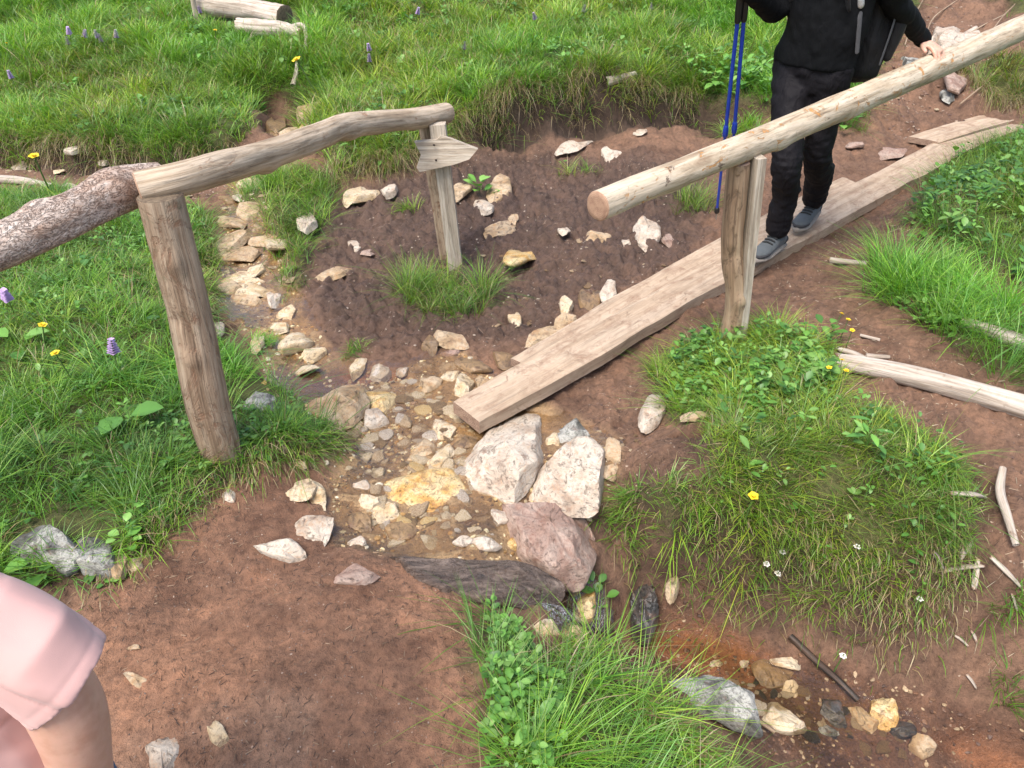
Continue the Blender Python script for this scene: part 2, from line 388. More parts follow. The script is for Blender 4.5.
def mat_cloth(name, c, rough=.85, weave=900., fuzz=.3, folds=0., var=.12, sp=.3):
    t = NT(name); v = t.obj()
    n = t.noise(v, weave, 2, .6); n2 = t.noise(v, 14, 4, .6, .5); n3 = t.noise(t.mapv(v, (1, 1, .45)), 22, 3, .5, 1.)
    cc_ = t.mix(c, t.ramp(n2, [(.3, (1 - var,) * 3), (.7, (1 + var,) * 3)]), 1., 'MULTIPLY')
    nm = t.bump(n, .25, .0008)
    if folds: nm = t.bump(n3, folds, .02, nm)
    return t.done(t.pr(cc_, rough, nm, sp, Sheen_Weight=fuzz))
def mat_plain(name, c, rough=.5, metal=0., spec=.5, bs=0.):
    t = NT(name); v = t.obj(); n = t.noise(v, 60, 4, .6)
    cc_ = t.mix(c, t.ramp(n, [(.3, (.82,) * 3), (.7, (1.12,) * 3)]), 1., 'MULTIPLY')
    return t.done(t.pr(cc_, rough, t.bump(n, .3, .001) if not bs else t.bump(n, bs, .002), spec, Metallic=metal))
def mat_skin():
    t = NT('skin'); v = t.obj(); n = t.noise(v, 30, 4, .6); n2 = t.noise(v, 600, 2, .6)
    c = t.ramp(n, [(.3, (.54, .29, .20)), (.55, (.63, .37, .27)), (.75, (.68, .40, .30))])
    return t.done(t.pr(c, .5, t.bump(n2, .15, .0008), .4, Subsurface_Weight=.15, Subsurface_Scale=.01))
def mat_water():
    t = NT('stream_water'); v = t.obj()
    n = t.noise(t.mapv(v, (1, 1.4, 1)), 26, 4, .6, 1.2); n2 = t.noise(v, 90, 3, .6)
    nm = t.bump(t.math('ADD', n, t.math('MULTIPLY', n2, .3)), .55, .006)
    fr = t.n('ShaderNodeFresnel'); fr.inputs[0].default_value = 1.33; t.l(nm, fr.inputs['Normal'])
    tr = t.n('ShaderNodeBsdfTransparent'); t.l(t.mix((.97, .93, .85, 1), (.97, .93, .85, 1), 0.), tr.inputs[0])
    gl = t.n('ShaderNodeBsdfGlossy'); gl.inputs['Roughness'].default_value = .04; t.l(nm, gl.inputs['Normal'])
    m = t.n('ShaderNodeMixShader'); t.l(t.math('MULTIPLY', fr.outputs[0], 2.4), m.inputs[0]); t.l(tr.outputs[0], m.inputs[1]); t.l(gl.outputs[0], m.inputs[2])
    fo = t.n('ShaderNodeBsdfDiffuse'); fo.inputs[0].default_value = (.75, .76, .78, 1); t.l(nm, fo.inputs['Normal'])
    m2 = t.n('ShaderNodeMixShader')
    ff = t.math('MULTIPLY', t.attr('foam', 'Fac'), t.mr(t.noise(t.mapv(v, (3, 1, 1)), 60, 4, .75, 1.5), .48, .68, 0, 1))
    t.l(ff, m2.inputs[0]); t.l(m.outputs[0], m2.inputs[1]); t.l(fo.outputs[0], m2.inputs[2])
    return t.done(m2.outputs[0])

M = dict(
 ground=mat_ground(), grass=mat_attr_leaf('grass_blades', .38, .3), leaf=mat_attr_leaf('broad_leaves', .42, .2), fibre=mat_attr_leaf('dry_fibres', .9, .05),
 white=mat_stone('white_limestone', [(.30,.225,.165),(.44,.36,.28),(.54,.47,.385)], .8, (.40,.24,.14), .55),
 cream=mat_stone('cream_stone', [(.36,.25,.13),(.50,.38,.23),(.58,.48,.34)], .75, (.42,.24,.09), .6),
 tan=mat_stone('tan_stone', [(.24,.155,.085),(.37,.26,.15),(.47,.36,.24)], .8, (.38,.20,.08), .55),
 ochre=mat_stone('iron_stained_stone', [(.42,.20,.04),(.58,.36,.12),(.62,.48,.26)], .35, (.20,.09,.05), .5, 1.4),
 brown=mat_stone('brown_wet_stone', [(.10,.065,.04),(.20,.13,.07),(.28,.18,.09)], .3, (.07,.045,.035), .5),
 pink=mat_stone('pinkish_stone', [(.19,.115,.08),(.30,.195,.15),(.38,.28,.225)], .75, (.19,.09,.06), .6),
 grey=mat_stone('lichened_grey_stone', [(.05,.048,.042),(.15,.145,.13),(.42,.41,.37)], .9, (.05,.06,.035), .35, 1.6),
 dark=mat_stone('dark_wet_stone', [(.015,.015,.016),(.04,.038,.036),(.09,.08,.075)], .3, (.1,.06,.04), .5),
 slab=mat_slab(),
 water=mat_water(), skin=mat_skin(),
 oldwood=mat_wood('weathered_rail_wood', [(.18,.13,.085),(.38,.29,.20),(.54,.44,.33)], 2.5, 45, .8, (.36,.20,.12), (.60,.68)),
 postwood=mat_wood('weathered_post_wood', [(.15,.10,.065),(.30,.215,.145),(.42,.33,.24)], 1.6, 45, .85, (.25,.14,.085), (.53,.66), .006, (.17,.15,.09), (.58,.7), .38),
 greywood=mat_wood('grey_board_wood', [(.20,.16,.12),(.37,.31,.24),(.50,.44,.36)], 3, 60, .85),
 pale=mat_wood('peeled_pale_log', [(.26,.18,.115),(.46,.37,.26),(.60,.51,.39)], 3, 32, .7, (.50,.24,.075), (.585,.63), .004, (.13,.085,.06), (.63,.68)),
 plank=mat_wood('dusty_plank', [(.31,.225,.155),(.40,.30,.212),(.47,.365,.27)], 1.2, 26, .88, (.28,.18,.12), (.57,.70), .004, (.24,.145,.095), (.50,.70), .7),
 bleached=mat_wood('bleached_log_wood', [(.19,.145,.105),(.40,.335,.27),(.55,.48,.41)], 2.2, 60, .85, (.26,.17,.11), (.6,.7)),
 brownpost=mat_wood('bark_streaked_post', [(.15,.10,.065),(.30,.20,.125),(.40,.29,.19)], 2, 40, .85, (.19,.125,.08), (.54,.64), .005),
 darkstick=mat_wood('wet_black_stick', [(.012,.01,.01),(.03,.024,.02),(.09,.05,.03)], 3, 40, .45),
 bark=mat_bark(),
 endr=mat_end('cut_end_reddish', (.34,.20,.13), (.42,.28,.19), (.26,.15,.10)), endp=mat_end('cut_end_plank', (.26,.17,.12), (.36,.25,.18), (.17,.10,.07)),
 endd=mat_end('cut_end_dark', (.12,.09,.06), (.2,.15,.1), (.06,.04,.03)),
 jacket=mat_cloth('black_fleece', (.0055,.006,.007,1), .8, 900, .0, .3, sp=.12), trousers=mat_cloth('charcoal_trousers', (.0085,.0075,.0095,1), .7, 700, .0, .6, sp=.16),
 pink_cloth=mat_cloth('pink_cotton', (.64,.385,.35,1), .9, 1100, .2, .0, .03),
 shoe=mat_cloth('grey_shoe_fabric', (.085,.095,.10,1), .8, 500, .1), sole=mat_plain('rubber_sole', (.25,.22,.19,1), .85), lace=mat_plain('dark_lace', (.025,.025,.025,1), .8),
 pack=mat_cloth('black_pack_fabric', (.008,.008,.009,1), .6, 500, .05, .4), strap=mat_plain('grey_strap', (.07,.07,.075,1), .7), buckle=mat_plain('steel_buckle', (.45,.45,.45,1), .35, .6),
 polem=mat_plain('blue_pole', (.012,.045,.36,1), .3), blackp=mat_plain('black_plastic', (.012,.012,.012,1), .45), blackp2=mat_plain('dark_shoe_rubber', (.035,.035,.038,1), .8), steel=mat_plain('steel_tip', (.4,.4,.4,1), .35, .9),
 hair=mat_plain('brown_hair', (.045,.022,.012,1), .5, 0, .5, .8), hair2=mat_plain('fair_hair', (.22,.12,.05,1), .5, 0, .5, .8), nail=mat_plain('rusty_nail', (.05,.035,.03,1), .6, .4),
 denim=mat_cloth('denim_shorts', (.05,.09,.17,1), .9, 600, .1), petal=mat_plain('violet_petals', (.46,.32,.54,1), .7), yellow=mat_plain('yellow_petals', (.80,.58,.02,1), .6), wpetal=mat_plain('white_petals', (.75,.72,.66,1), .7), stem=mat_plain('green_stem', (.08,.14,.03,1), .6),
)

# ------------------------------------------------------------------ the ground sheet
base = np.zeros(XX.shape + (3,))
base[:] = (.19, .108, .068)                                  # bare reddish soil
def lay(c, m):
    global base
    base = base * (1 - m[..., None]) + np.array(c) * m[..., None]
nz = fbm(P3, 1.7, 3, 77)
lay((.295, .152, .088), trailM * .9)
lay((.15, .08, .05), trailM * sstep(-.05, .35, fbm(P3, 2.1, 4, 88, .6)) * .6); lay((.33, .20, .13), trailM * sstep(.1, .4, fbm(P3, 3.3, 4, 91, .6)) * .5)
lay((.092, .055, .038), darkM * .92)
lay((.36, .235, .12), bedM * .88); lay((.20, .095, .052), lowM * .8)
lay((.10, .055, .036), lowM * (1 - poolM) * .55); lay((.28, .115, .052), poolM * .75)
lay((.075, .095, .022), grassM * .85)
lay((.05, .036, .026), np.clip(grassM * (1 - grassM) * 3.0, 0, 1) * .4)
lay((.05, .033, .024), np.clip(bankM * bz * 1.9, 0, 1) * .9); lay((.07, .042, .03), np.clip(mb, 0, 1) * .6)  # turf cut: dark humus, with the recess shade deepened in its colour; then mound bank
lay((.05, .034, .024), gul * .85)  # shade of the gully hollow painted into the soil colour
wet = np.clip(darkM * .75 + streamM * .95 + poolM - grassM, 0, 1)
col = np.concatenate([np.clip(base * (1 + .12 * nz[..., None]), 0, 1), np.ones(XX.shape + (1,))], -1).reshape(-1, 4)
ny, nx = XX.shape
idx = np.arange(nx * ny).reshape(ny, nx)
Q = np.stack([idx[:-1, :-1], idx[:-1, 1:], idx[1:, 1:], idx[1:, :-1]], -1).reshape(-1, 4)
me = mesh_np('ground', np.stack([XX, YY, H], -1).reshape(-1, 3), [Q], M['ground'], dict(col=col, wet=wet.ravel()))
tag(link('ground', me), 'reddish brown earth of the hillside, bare on the trail and muddy by the stream', 'ground', kind='structure')

# ------------------------------------------------------------------ water
def water_sheet(name, poly, lift, label, foamc=None):
    x0, y0 = poly.min(0) - .05; x1, y1 = poly.max(0) + .05
    gx = np.arange(x0, x1, .012); gy = np.arange(y0, y1, .012); X, Y = np.meshgrid(gx, gy)
    Zw = GB(X, Y)
    for _ in range(6):
        Zw[1:-1, 1:-1] = (Zw[:-2, 1:-1] + Zw[2:, 1:-1] + Zw[1:-1, :-2] + Zw[1:-1, 2:] + Zw[1:-1, 1:-1]) / 5
    Zw += lift + .002 * fbm(xy3(X, Y), 14, 2, 60)
    ins = sdist(X, Y, poly) > -.03
    m = len(gx); ids = np.arange(X.size).reshape(X.shape)
    q = np.stack([ids[:-1, :-1], ids[:-1, 1:], ids[1:, 1:], ids[1:, :-1]], -1)
    gy_, gx_ = np.gradient(Zw, gy, gx); flatm = np.hypot(gx_, gy_) < .34
    for p, r_, a_ in (foamc or ()): flatm |= np.hypot(X - p[0], Y - p[1]) < r_ * 1.8
    ins &= flatm; keep = ins[:-1, :-1] & ins[1:, 1:] & ins[:-1, 1:] & ins[1:, :-1]
    q = q[keep]; used = np.unique(q); mp = np.full(X.size, -1); mp[used] = np.arange(len(used))
    V = np.stack([X, Y, Zw], -1).reshape(-1, 3)[used]
    foam = np.zeros(len(V))
    if foamc is not None:
        for p, r_, a_ in foamc:
            foam = np.maximum(foam, a_ * np.exp(-((V[:, 0] - p[0]) ** 2 + (V[:, 1] - p[1]) ** 2) / r_ ** 2))
    o = link(name, mesh_np(name, V, [mp[q]], M['water'], dict(foam=foam)))
    return tag(o, label, 'water', kind='structure')
water_sheet('water', BED, -.003, 'thin clear water trickling over the stony streambed')
fc = [(hit(a, b, GB), r_, w_) for a, b, r_, w_ in ((535,600,.045,1.),(548,606,.04,1.),(560,610,.06,1.),(590,615,.05,.9))]
water_sheet('water', LOW, .009, 'shallow rust brown water of the lower stream', fc)

# ------------------------------------------------------------------ grass
def grass_arrays(P, L, w, az, lean, bend, root, tip, droop=None, segs=(0, .35, .7, 1.)):
    n_ = len(P); d = np.stack([np.cos(az), np.sin(az), np.zeros(n_)], -1)
    fa = az + math.pi / 2 + rng.uniform(-.9, .9, n_); side = np.stack([np.cos(fa), np.sin(fa), np.zeros(n_)], -1)
    V = []; Cc = []
    k = len(segs)
    for i, s in enumerate(segs):
        hor = (lean * s + bend * s * s) * L
        up = L * (s * np.sqrt(np.clip(1 - lean * lean, .05, 1)) - .55 * bend * s * s)
        if droop is not None: up = up - droop * L * s * s
        c = P + d * hor[:, None]; c[:, 2] += up
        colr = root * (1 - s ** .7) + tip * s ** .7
        if i == k - 1: V.append(c[:, None]); Cc.append(colr[:, None])
        else:
            ww = (w * (1 - .45 * s) * .5)[:, None]
            V.append(np.stack([c - side * ww, c + side * ww], 1)); Cc.append(np.repeat(colr[:, None], 2, 1))
    V = np.concatenate(V, 1); Cc = np.concatenate(Cc, 1); m = V.shape[1]
    b = (np.arange(n_) * m)[:, None]
    q = np.concatenate([b + np.array([2*i, 2*i+1, 2*i+3, 2*i+2]) for i in range(k - 2)], 0)
    t = b + np.array([m - 3, m - 2, m - 1])
    Cc = np.concatenate([np.clip(Cc, 0, 1).reshape(-1, 3), np.ones((n_ * m, 1))], 1)
    return V.reshape(-1, 3), q, t, Cc
class Acc:
    def __init__(s): s.V = []; s.q = []; s.t = []; s.c = []; s.n = 0
    def add(s, V, q, t, c):
        s.V.append(V); s.c.append(c)
        if q is not None and len(q): s.q.append(q + s.n)
        if t is not None and len(t): s.t.append(t + s.n)
        s.n += len(V)
    def build(s, name, mat, origin=None, smooth=True):
        V = np.concatenate(s.V)
        if origin is not None: V = V - np.asarray(origin)
        gr = ([np.concatenate(s.q)] if s.q else []) + ([np.concatenate(s.t)] if s.t else [])
        me = mesh_np(name, V, gr, mat, dict(gcol=np.concatenate(s.c)), smooth)
        return link(name, me, None, origin)
eps = .06
def down(x, y):
    return np.stack([GB(x - eps, y) - GB(x + eps, y), GB(x, y - eps) - GB(x, y + eps)], -1) / (2 * eps)
GREENS = np.array([(.13,.26,.022),(.19,.33,.03),(.075,.17,.018),(.25,.37,.05),(.11,.22,.03),(.15,.27,.06)])
STRAW = np.array([(.36,.27,.14),(.26,.18,.09),(.42,.34,.2)])
def grass(acc, poly, dens, L0, tuft, w=.0032, straw=.06, seed=0, edge=-.01, lush=1., bend=.5, pts=None, tr=None, bound=None):
    """tufts of blades spread through the outline; dens = tufts per square metre, tuft = blades per tuft"""
    if pts is None:
        x0, y0 = poly.min(0); x1, y1 = poly.max(0)
        if bound: x0, y0, x1, y1 = max(x0, bound[0]), max(y0, bound[1]), min(x1, bound[2]), min(y1, bound[3])
        N = int((x1 - x0) * (y1 - y0) * dens)
        if N <= 0: return
        X = rng.uniform(x0, x1, N); Y = rng.uniform(y0, y1, N)
        j_ = fbm(xy3(X, Y), 5, 3, 41) * .07
        k = sdist(X + j_, Y + j_, poly) > edge
        X = X[k]; Y = Y[k]
    else: X, Y = pts
    cl = fbm(xy3(X, Y), 3.0, 3, 90 + seed); cl2 = fbm(xy3(X, Y), 9., 2, 95 + seed)
    k = (cl2 + rng.uniform(-.6, .6, len(X)) > -.42) & clear(X, Y)
    X, Y, cl, cl2 = X[k], Y[k], cl[k], cl2[k]
    nT = len(X)
    if nT == 0: return
    tl = L0 * np.clip(1 + .9 * cl + .45 * cl2 + rng.normal(0, .22, nT), .35, 1.9)
    taz = rng.uniform(0, 2 * math.pi, nT); g = down(X, Y); gm = np.hypot(g[:, 0], g[:, 1])[:, None]; g = g / np.maximum(gm, 1e-6) * np.minimum(gm, .5)
    ti = rng.integers(0, len(GREENS), nT)
    nb = tuft
    rep = np.repeat(np.arange(nT), nb); n_ = len(rep)
    rr = (tr or L0 * .24) * np.sqrt(rng.uniform(0, 1, n_)); ra = rng.uniform(0, 2 * math.pi, n_)
    px = X[rep] + rr * np.cos(ra); py = Y[rep] + rr * np.sin(ra)
    P = np.stack([px, py, G(px, py) - .006], -1)
    lean_v = np.stack([np.cos(ra), np.sin(ra)], -1) * (rr / (tr or L0 * .24) * .42)[:, None] + g[rep] * .3 + np.stack([np.cos(taz), np.sin(taz)], -1)[rep] * .30 + rng.normal(0, .11, (n_, 2))
    lm = np.hypot(lean_v[:, 0], lean_v[:, 1]); az = np.arctan2(lean_v[:, 1], lean_v[:, 0])
    lean = np.clip(lm, .05, .85)
    L = tl[rep] * rng.uniform(.55, 1.15, n_)
    bd = bend * rng.uniform(.5, 1.4, n_) * (.65 + lean)
    tip = GREENS[ti][rep] * lush * rng.uniform(.75, 1.3, (n_, 1)) * (1 + .25 * cl[rep][:, None])
    pn = fbm(xy3(X, Y), 1.1, 3, 120)[rep]; tip[:, 0] *= rng.uniform(.75, 1.15, n_) * (1 + .4 * pn); tip *= (1 + .3 * np.clip(fbm(xy3(X, Y), 2.2, 2, 125)[rep], -.6, .6))[:, None]; straw = straw * np.clip(.8 + 2 * pn, .3, 2)
    isS = rng.uniform(0, 1, n_) < straw * (1 + 1.6 * np.clip(-cl[rep] * 2, 0, 1))
    tip[isS] = STRAW[rng.integers(0, 3, isS.sum())] * rng.uniform(.7, 1.2, (isS.sum(), 1))
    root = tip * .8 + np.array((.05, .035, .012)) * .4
    wd = w * rng.uniform(.6, 1.35, n_) * (1 + .10 * np.clip(P[:, 1] - 4, 0, 6))
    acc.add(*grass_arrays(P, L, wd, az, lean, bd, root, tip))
def fringe(acc, line, nblade, L0, strawf=.8, off=.0, w=.003, spread=.05, dr=1.0):
    """dead blades hanging from a turf edge"""
    pts = np.array([hit(a, b, GB)[:2] for a, b in line]); seg = np.hypot(*np.diff(pts, axis=0).T); cs = np.r_[0, np.cumsum(seg)]
    u = rng.uniform(0, cs[-1], nblade)
    keep = fbm(xy3(u * 6, u * 0), 1.2, 2, 33) + rng.uniform(-.5, .5, nblade) > -.25; u = u[keep]; n_ = len(u)
    x = np.interp(u, cs, pts[:, 0]) + rng.normal(0, spread * .5, n_); y = np.interp(u, cs, pts[:, 1]) + rng.normal(0, spread, n_) + off
    P = np.stack([x, y, G(x, y) + rng.uniform(-.02, .015, n_)], -1)
    g = down(x, y) + np.array([0, -.35]); az = np.arctan2(g[:, 1], g[:, 0]) + rng.normal(0, .5, n_)
    L = L0 * rng.uniform(.5, 1.25, n_); lean = rng.uniform(.35, .8, n_)
    tip = STRAW[rng.integers(0, 3, n_)] * rng.uniform(.55, 1.15, (n_, 1)); gg = rng.uniform(0, 1, n_) > strawf
    tip[gg] = GREENS[rng.integers(0, 5, gg.sum())]
    acc.add(*grass_arrays(P, L, w * rng.uniform(.6, 1.3, n_), az, lean, rng.uniform(0, .3, n_), tip * .8, tip, rng.uniform(.5, 1.3, n_) * dr))

EXC = [wpoly(p) for p in ([(660,668),(700,664),(732,684),(770,738),(748,752),(696,726),(664,706)],[(8,528),(80,526),(80,562),(8,562)],[(66,528),(114,526),(112,568),(66,568)],[(98,552),(146,550),(146,578),(98,578)],
   [(234,388),(276,386),(280,418),(234,418)],[(638,388),(666,386),(668,436),(642,436)],[(300,380),(368,378),(372,432),(300,430)],[(488,548),(560,548),(604,600),(590,640),(535,640),(488,600)],[(620,572),(662,572),(666,640),(620,640)],[(206,316),(234,316),(234,340),(206,340)],
   [(835,350),(1060,396),(1060,428),(980,412),(835,372)],[(512,594),(604,588),(640,600),(646,650),(600,652),(560,640),(528,626)],[(262,90),(298,92),(310,126),(268,132),(254,112)],[(190,2),(300,8),(310,38),(235,38),(190,22)])]
def clear(X, Y):
    k = np.ones(len(X), bool)
    for p in EXC: k &= ~inpoly(X, Y, p)
    return k
acc = Acc()
grass(acc, WP['hill'], 520, .145, 15, .0042, .06, 1, bound=(-5.5, 4.2, 5.5, 9.5), lush=1.15)
grass(acc, WP['hill'], 500, .06, 8, .004, .14, 2, bound=(-4.5, 4.2, 4.5, 7.5))
far_x = rng.uniform(-14, 14, 9000); far_y = rng.uniform(9.0, 20, 9000)
grass(acc, None, 0, .16, 6, .012, .05, 3, pts=(far_x, far_y))
lx = rng.uniform(-12, -5.4, 3000); ly = rng.uniform(0, 9.5, 3000); grass(acc, None, 0, .14, 8, .009, .06, 4, pts=(lx, ly))
lx = rng.uniform(5.6, 12, 3000); ly = rng.uniform(0, 9.5, 3000); grass(acc, None, 0, .14, 8, .009, .06, 5, pts=(lx, ly))
fringe(acc, [(-100,148),(0,146),(60,150),(130,156),(200,160),(232,150)], 3200, .19, .8)
fringe(acc, [(330,178),(400,164),(438,148),(448,130),(480,118),(530,102),(600,90),(640,96),(690,106)], 5000, .19, .8, off=.03)
fringe(acc, [(250,120),(262,98),(285,86),(305,104),(302,130)], 500, .12, .6)
tag(acc.build('grass', M['grass']), 'lush green meadow grass covering the hillside above the eroded bank', 'grass', kind='stuff')

acc = Acc()
bl = (-3.5, .6, 0.2, 5)
grass(acc, WP['leftbank'], 900, .09, 13, .003, .08, 6, bound=bl)
grass(acc, WP['leftbank'], 150, .13, 16, .003, .05, 7, bound=bl, bend=.7)
grass(acc, WP['leftbank'], 1200, .03, 7, .0026, .16, 8, bound=bl)
fringe(acc, [(130,205),(200,214),(210,250),(205,300),(222,345)], 1500, .12, .7)
fringe(acc, [(340,430),(336,448),(290,458),(245,470),(215,488),(180,505),(150,548),(100,575)], 2200, .09, .6)
tag(acc.build('grass', M['grass']), 'short mixed grass on the left bank around the thick leaning post', 'grass', kind='stuff')

acc = Acc()
grass(acc, WP['mound'], 480, .095, 20, .0028, .04, 9, bend=.7, lush=1.15)
for _q in range(1):
    mx = rng.uniform(*np.sort(WP['mound'][:, 0])[[0, -1]], 2600); my = rng.uniform(*np.sort(WP['mound'][:, 1])[[0, -1]], 2600); kk = sdist(mx, my, WP['mound']) > .0
    grass(acc, None, 0, .055, 9, .0028, .05, 60 + _q, pts=(mx[kk], my[kk]), lush=1.15, bend=.5)
grass(acc, WP['mound'], 1500, .045, 10, .0028, .08, 10, tr=.03, lush=1.1)
grass(acc, wpoly([(690,440),(760,430),(860,440),(950,470),(970,520),(900,560),(820,540),(740,540),(640,520),(625,500),(700,485)]), 150, .13, 20, .0028, .03, 19, bend=.8, lush=1.25)
fringe(acc, [(622,508),(655,526),(700,536),(760,538),(800,554),(850,580)], 2000, .09, .35, dr=.6)
fringe(acc, [(800,554),(850,582),(890,594),(925,592),(950,570),(972,535)], 1500, .07, .6)
tag(acc.build('grass', M['grass']), 'long green grass over the mound between the plank walkway and lower stream', 'grass', kind='stuff')
acc = Acc()
grass(acc, WP['rightbank'], 500, .14, 16, .003, .06, 11, bound=(1.5, 2, 5.5, 6))
grass(acc, WP['topright'], 300, .13, 14, .004, .25, 13, bound=(2.5, 4, 6, 9)); grass(acc, WP['farright'], 200, .13, 12, .004, .1, 14, bound=(3, 6, 8, 11))
fringe(acc, [(912,205),(920,235),(970,268),(1060,300)], 900, .12, .5); fringe(acc, [(960,72),(978,94),(1000,106),(1060,112)], 1200, .22, .85)
tag(acc.build('grass', M['grass']), 'thick grass on the right bank above the far end of the plank walkway', 'grass', kind='stuff')
acc = Acc()
grass(acc, WP['righttuft'], 560, .17, 20, .003, .03, 12, lush=1.1, bend=.4)
tag(acc.build('grass', M['grass']), 'bright upright grass clump behind the big bleached log', 'grass', kind='stuff')
acc = Acc()
fr = WP['front']
grass(acc, fr, 330, .125, 22, .0026, .08, 15, bend=.7, lush=1.1)
grass(acc, fr, 700, .05, 8, .0026, .1, 16)
fringe(acc, [(560,655),(600,676),(640,712),(690,760),(730,810)], 1200, .09, .5, dr=.5)
tag(acc.build('grass', M['grass']), 'long arching grass in the foreground between the trail and lower stream', 'grass', kind='stuff')
acc = Acc()
grass(acc, WP['midstrip'], 520, .12, 14, .0032, .1, 17)
fringe(acc, [(262,205),(275,235),(285,270),(290,292)], 400, .1, .5)
tag(acc.build('grass', M['grass']), 'green strip of grass beside the narrow upstream channel', 'grass', kind='stuff')

def tuft_thing(px, py, rad, nt, L0, label, straw=.08, lush=1.1, bend=.5, ry=None):
    q = ground(px, py); a = Acc(); ry = ry or rad
    th = rng.uniform(0, 6.283, nt); r_ = np.sqrt(rng.uniform(0, 1, nt))
    grass(a, None, 0, L0, 18, .0028, straw, int(px) % 50, pts=(q[0] + r_ * rad * np.cos(th), q[1] + r_ * ry * np.sin(th)), lush=lush, bend=bend)
    if a.n == 0: return
    tag(a.build('grass_tuft', M['grass'], q), label, 'grass tuft')
tuft_thing(446,300,.22,130,.16,'big green grass tuft around the foot of the arrow signpost',ry=.20,lush=1.15)
tuft_thing(350,350,.05,10,.06,'tiny grass tuft on the muddy edge left of the large signpost tuft')
tuft_thing(583,172,.16,10,.09,'sparse low grass tuft on the dark mud above the pale rail end',ry=.06)
tuft_thing(690,205,.12,22,.15,'grass tuft hidden behind the leaning rail left of the trekking poles',lush=.8)
tuft_thing(610,590,.05,12,.07,'small grass tuft growing on the wet rock beside the little cascade')
tuft_thing(575,578,.02,5,.12,'few thin grass blades beside the pinkish brown boulder')
tuft_thing(845,118,.25,40,.10,'grass tuft on the mud just behind the hiker',ry=.12)
tuft_thing(745,130,.2,26,.10,'grass tuft between the trekking poles and the turf edge',ry=.12)
tuft_thing(405,208,.08,8,.07,'sparse grass tuft left of the signpost on mud')
tuft_thing(620,525,.06,12,.10,'grass tuft by the corner of the broken white block',bend=.7)
tuft_thing(1010,610,.05,8,.07,'sparse grass tuft on the dirt slope at lower right')
tuft_thing(1018,690,.05,10,.08,'grass tuft at the right edge above the brown water')
tuft_thing(262,345,.05,10,.07,'small grass tuft between stones beside the narrow channel')

# ------------------------------------------------------------------ leaves
def leaf_arrays(P, L, wid, az, pitch, colr, fold=.25, curl=.35, n3=0):
    n_ = len(P); S = np.array([0, .22, .5, .78, 1.]); Wd = np.array([.08, .75, 1., .68, .03]) * .5
    d = np.stack([np.cos(az), np.sin(az), np.zeros(n_)], -1); side = np.stack([-np.sin(az), np.cos(az), np.zeros(n_)], -1)
    V = []
    for s, wd in zip(S, Wd):
        c = P + d * (L * s * np.cos(pitch))[:, None]; c[:, 2] += L * (s * np.sin(pitch) - curl * s * s * .5)
        o = side * (L * wid * wd)[:, None]; z = np.zeros((n_, 3)); z[:, 2] = L * wid * wd * fold
        V += [c - o + z, c, c + o + z]
    V = np.stack(V, 1); m = 15; b = (np.arange(n_) * m)[:, None]; q = []
    for i in range(4):
        for j in range(2): q.append(b + np.array([3*i+j, 3*i+j+1, 3*i+j+4, 3*i+j+3]))
    Cc = np.repeat(colr[:, None], m, 1).copy(); Cc[:, 1::3] *= 1.25
    return V.reshape(-1, 3), np.concatenate(q, 0), None, np.concatenate([np.clip(Cc, 0, 1).reshape(-1, 3), np.ones((n_ * m, 1))], 1)
LG = np.array([(.085,.20,.035),(.12,.26,.045),(.06,.15,.03),(.15,.28,.065)])
def leaves(acc, poly, dens, L0, wid=.6, hgt=.03, seed=0, thr=.0, k=5, pts=None, bound=None, lush=1.):
    if pts is None:
        x0, y0 = poly.min(0); x1, y1 = poly.max(0)
        if bound: x0, y0, x1, y1 = max(x0, bound[0]), max(y0, bound[1]), min(x1, bound[2]), min(y1, bound[3])
        N = int((x1 - x0) * (y1 - y0) * dens); X = rng.uniform(x0, x1, N); Y = rng.uniform(y0, y1, N)
        kk = (sdist(X, Y, poly) > 0) & (fbm(xy3(X, Y), 2.6, 2, 140 + seed) + rng.uniform(-.15, .15, N) > thr); X = X[kk]; Y = Y[kk]
    else: X, Y = pts
    kc = clear(X, Y); X = X[kc]; Y = Y[kc]
    if not len(X): return
    rep = np.repeat(np.arange(len(X)), k); n_ = len(rep)
    az = rng.uniform(0, 6.283, n_); s_ = rng.uniform(.5, 1.4, len(X))[rep]
    px = X[rep] + .2 * L0 * np.cos(az); py = Y[rep] + .2 * L0 * np.sin(az)
    P = np.stack([px, py, G(px, py) + rng.uniform(.2, 1.3, n_) * hgt], -1)
    cl = LG[rng.integers(0, 4, len(X))][rep] * rng.uniform(.75, 1.25, (n_, 1)) * lush
    acc.add(*leaf_arrays(P, L0 * s_ * rng.uniform(.7, 1.2, n_), np.full(n_, wid), az, rng.uniform(-.15, .9, n_), cl))
def lv_stuff(label, *calls):
    a = Acc()
    for c in calls: leaves(a, *c[0], **c[1])
    tag(a.build('ground_cover', M['leaf']), label, 'leafy plants', kind='stuff')
lv_stuff('low leafy weeds mixed into the left bank grass', ((WP['leftbank'], 300, .022), dict(thr=.0, bound=bl, hgt=.035)), ((WP['leftbank'], 16, .045), dict(thr=.1, wid=.85, bound=bl, seed=3, k=3, hgt=.04)))
lv_stuff('low leafy weeds scattered through the hillside meadow', ((WP['hill'], 60, .05), dict(thr=.1, bound=(-4.5, 4.5, 4.5, 8.5), hgt=.06)))
lv_stuff('small leafy weeds on top of the grassy mound', ((wpoly([(660,375),(690,345),(760,335),(830,352),(830,400),(760,420),(690,410)]), 700, .028), dict(thr=-.3, hgt=.06)), ((WP['mound'], 160, .024), dict(thr=.1, hgt=.07, seed=8)))
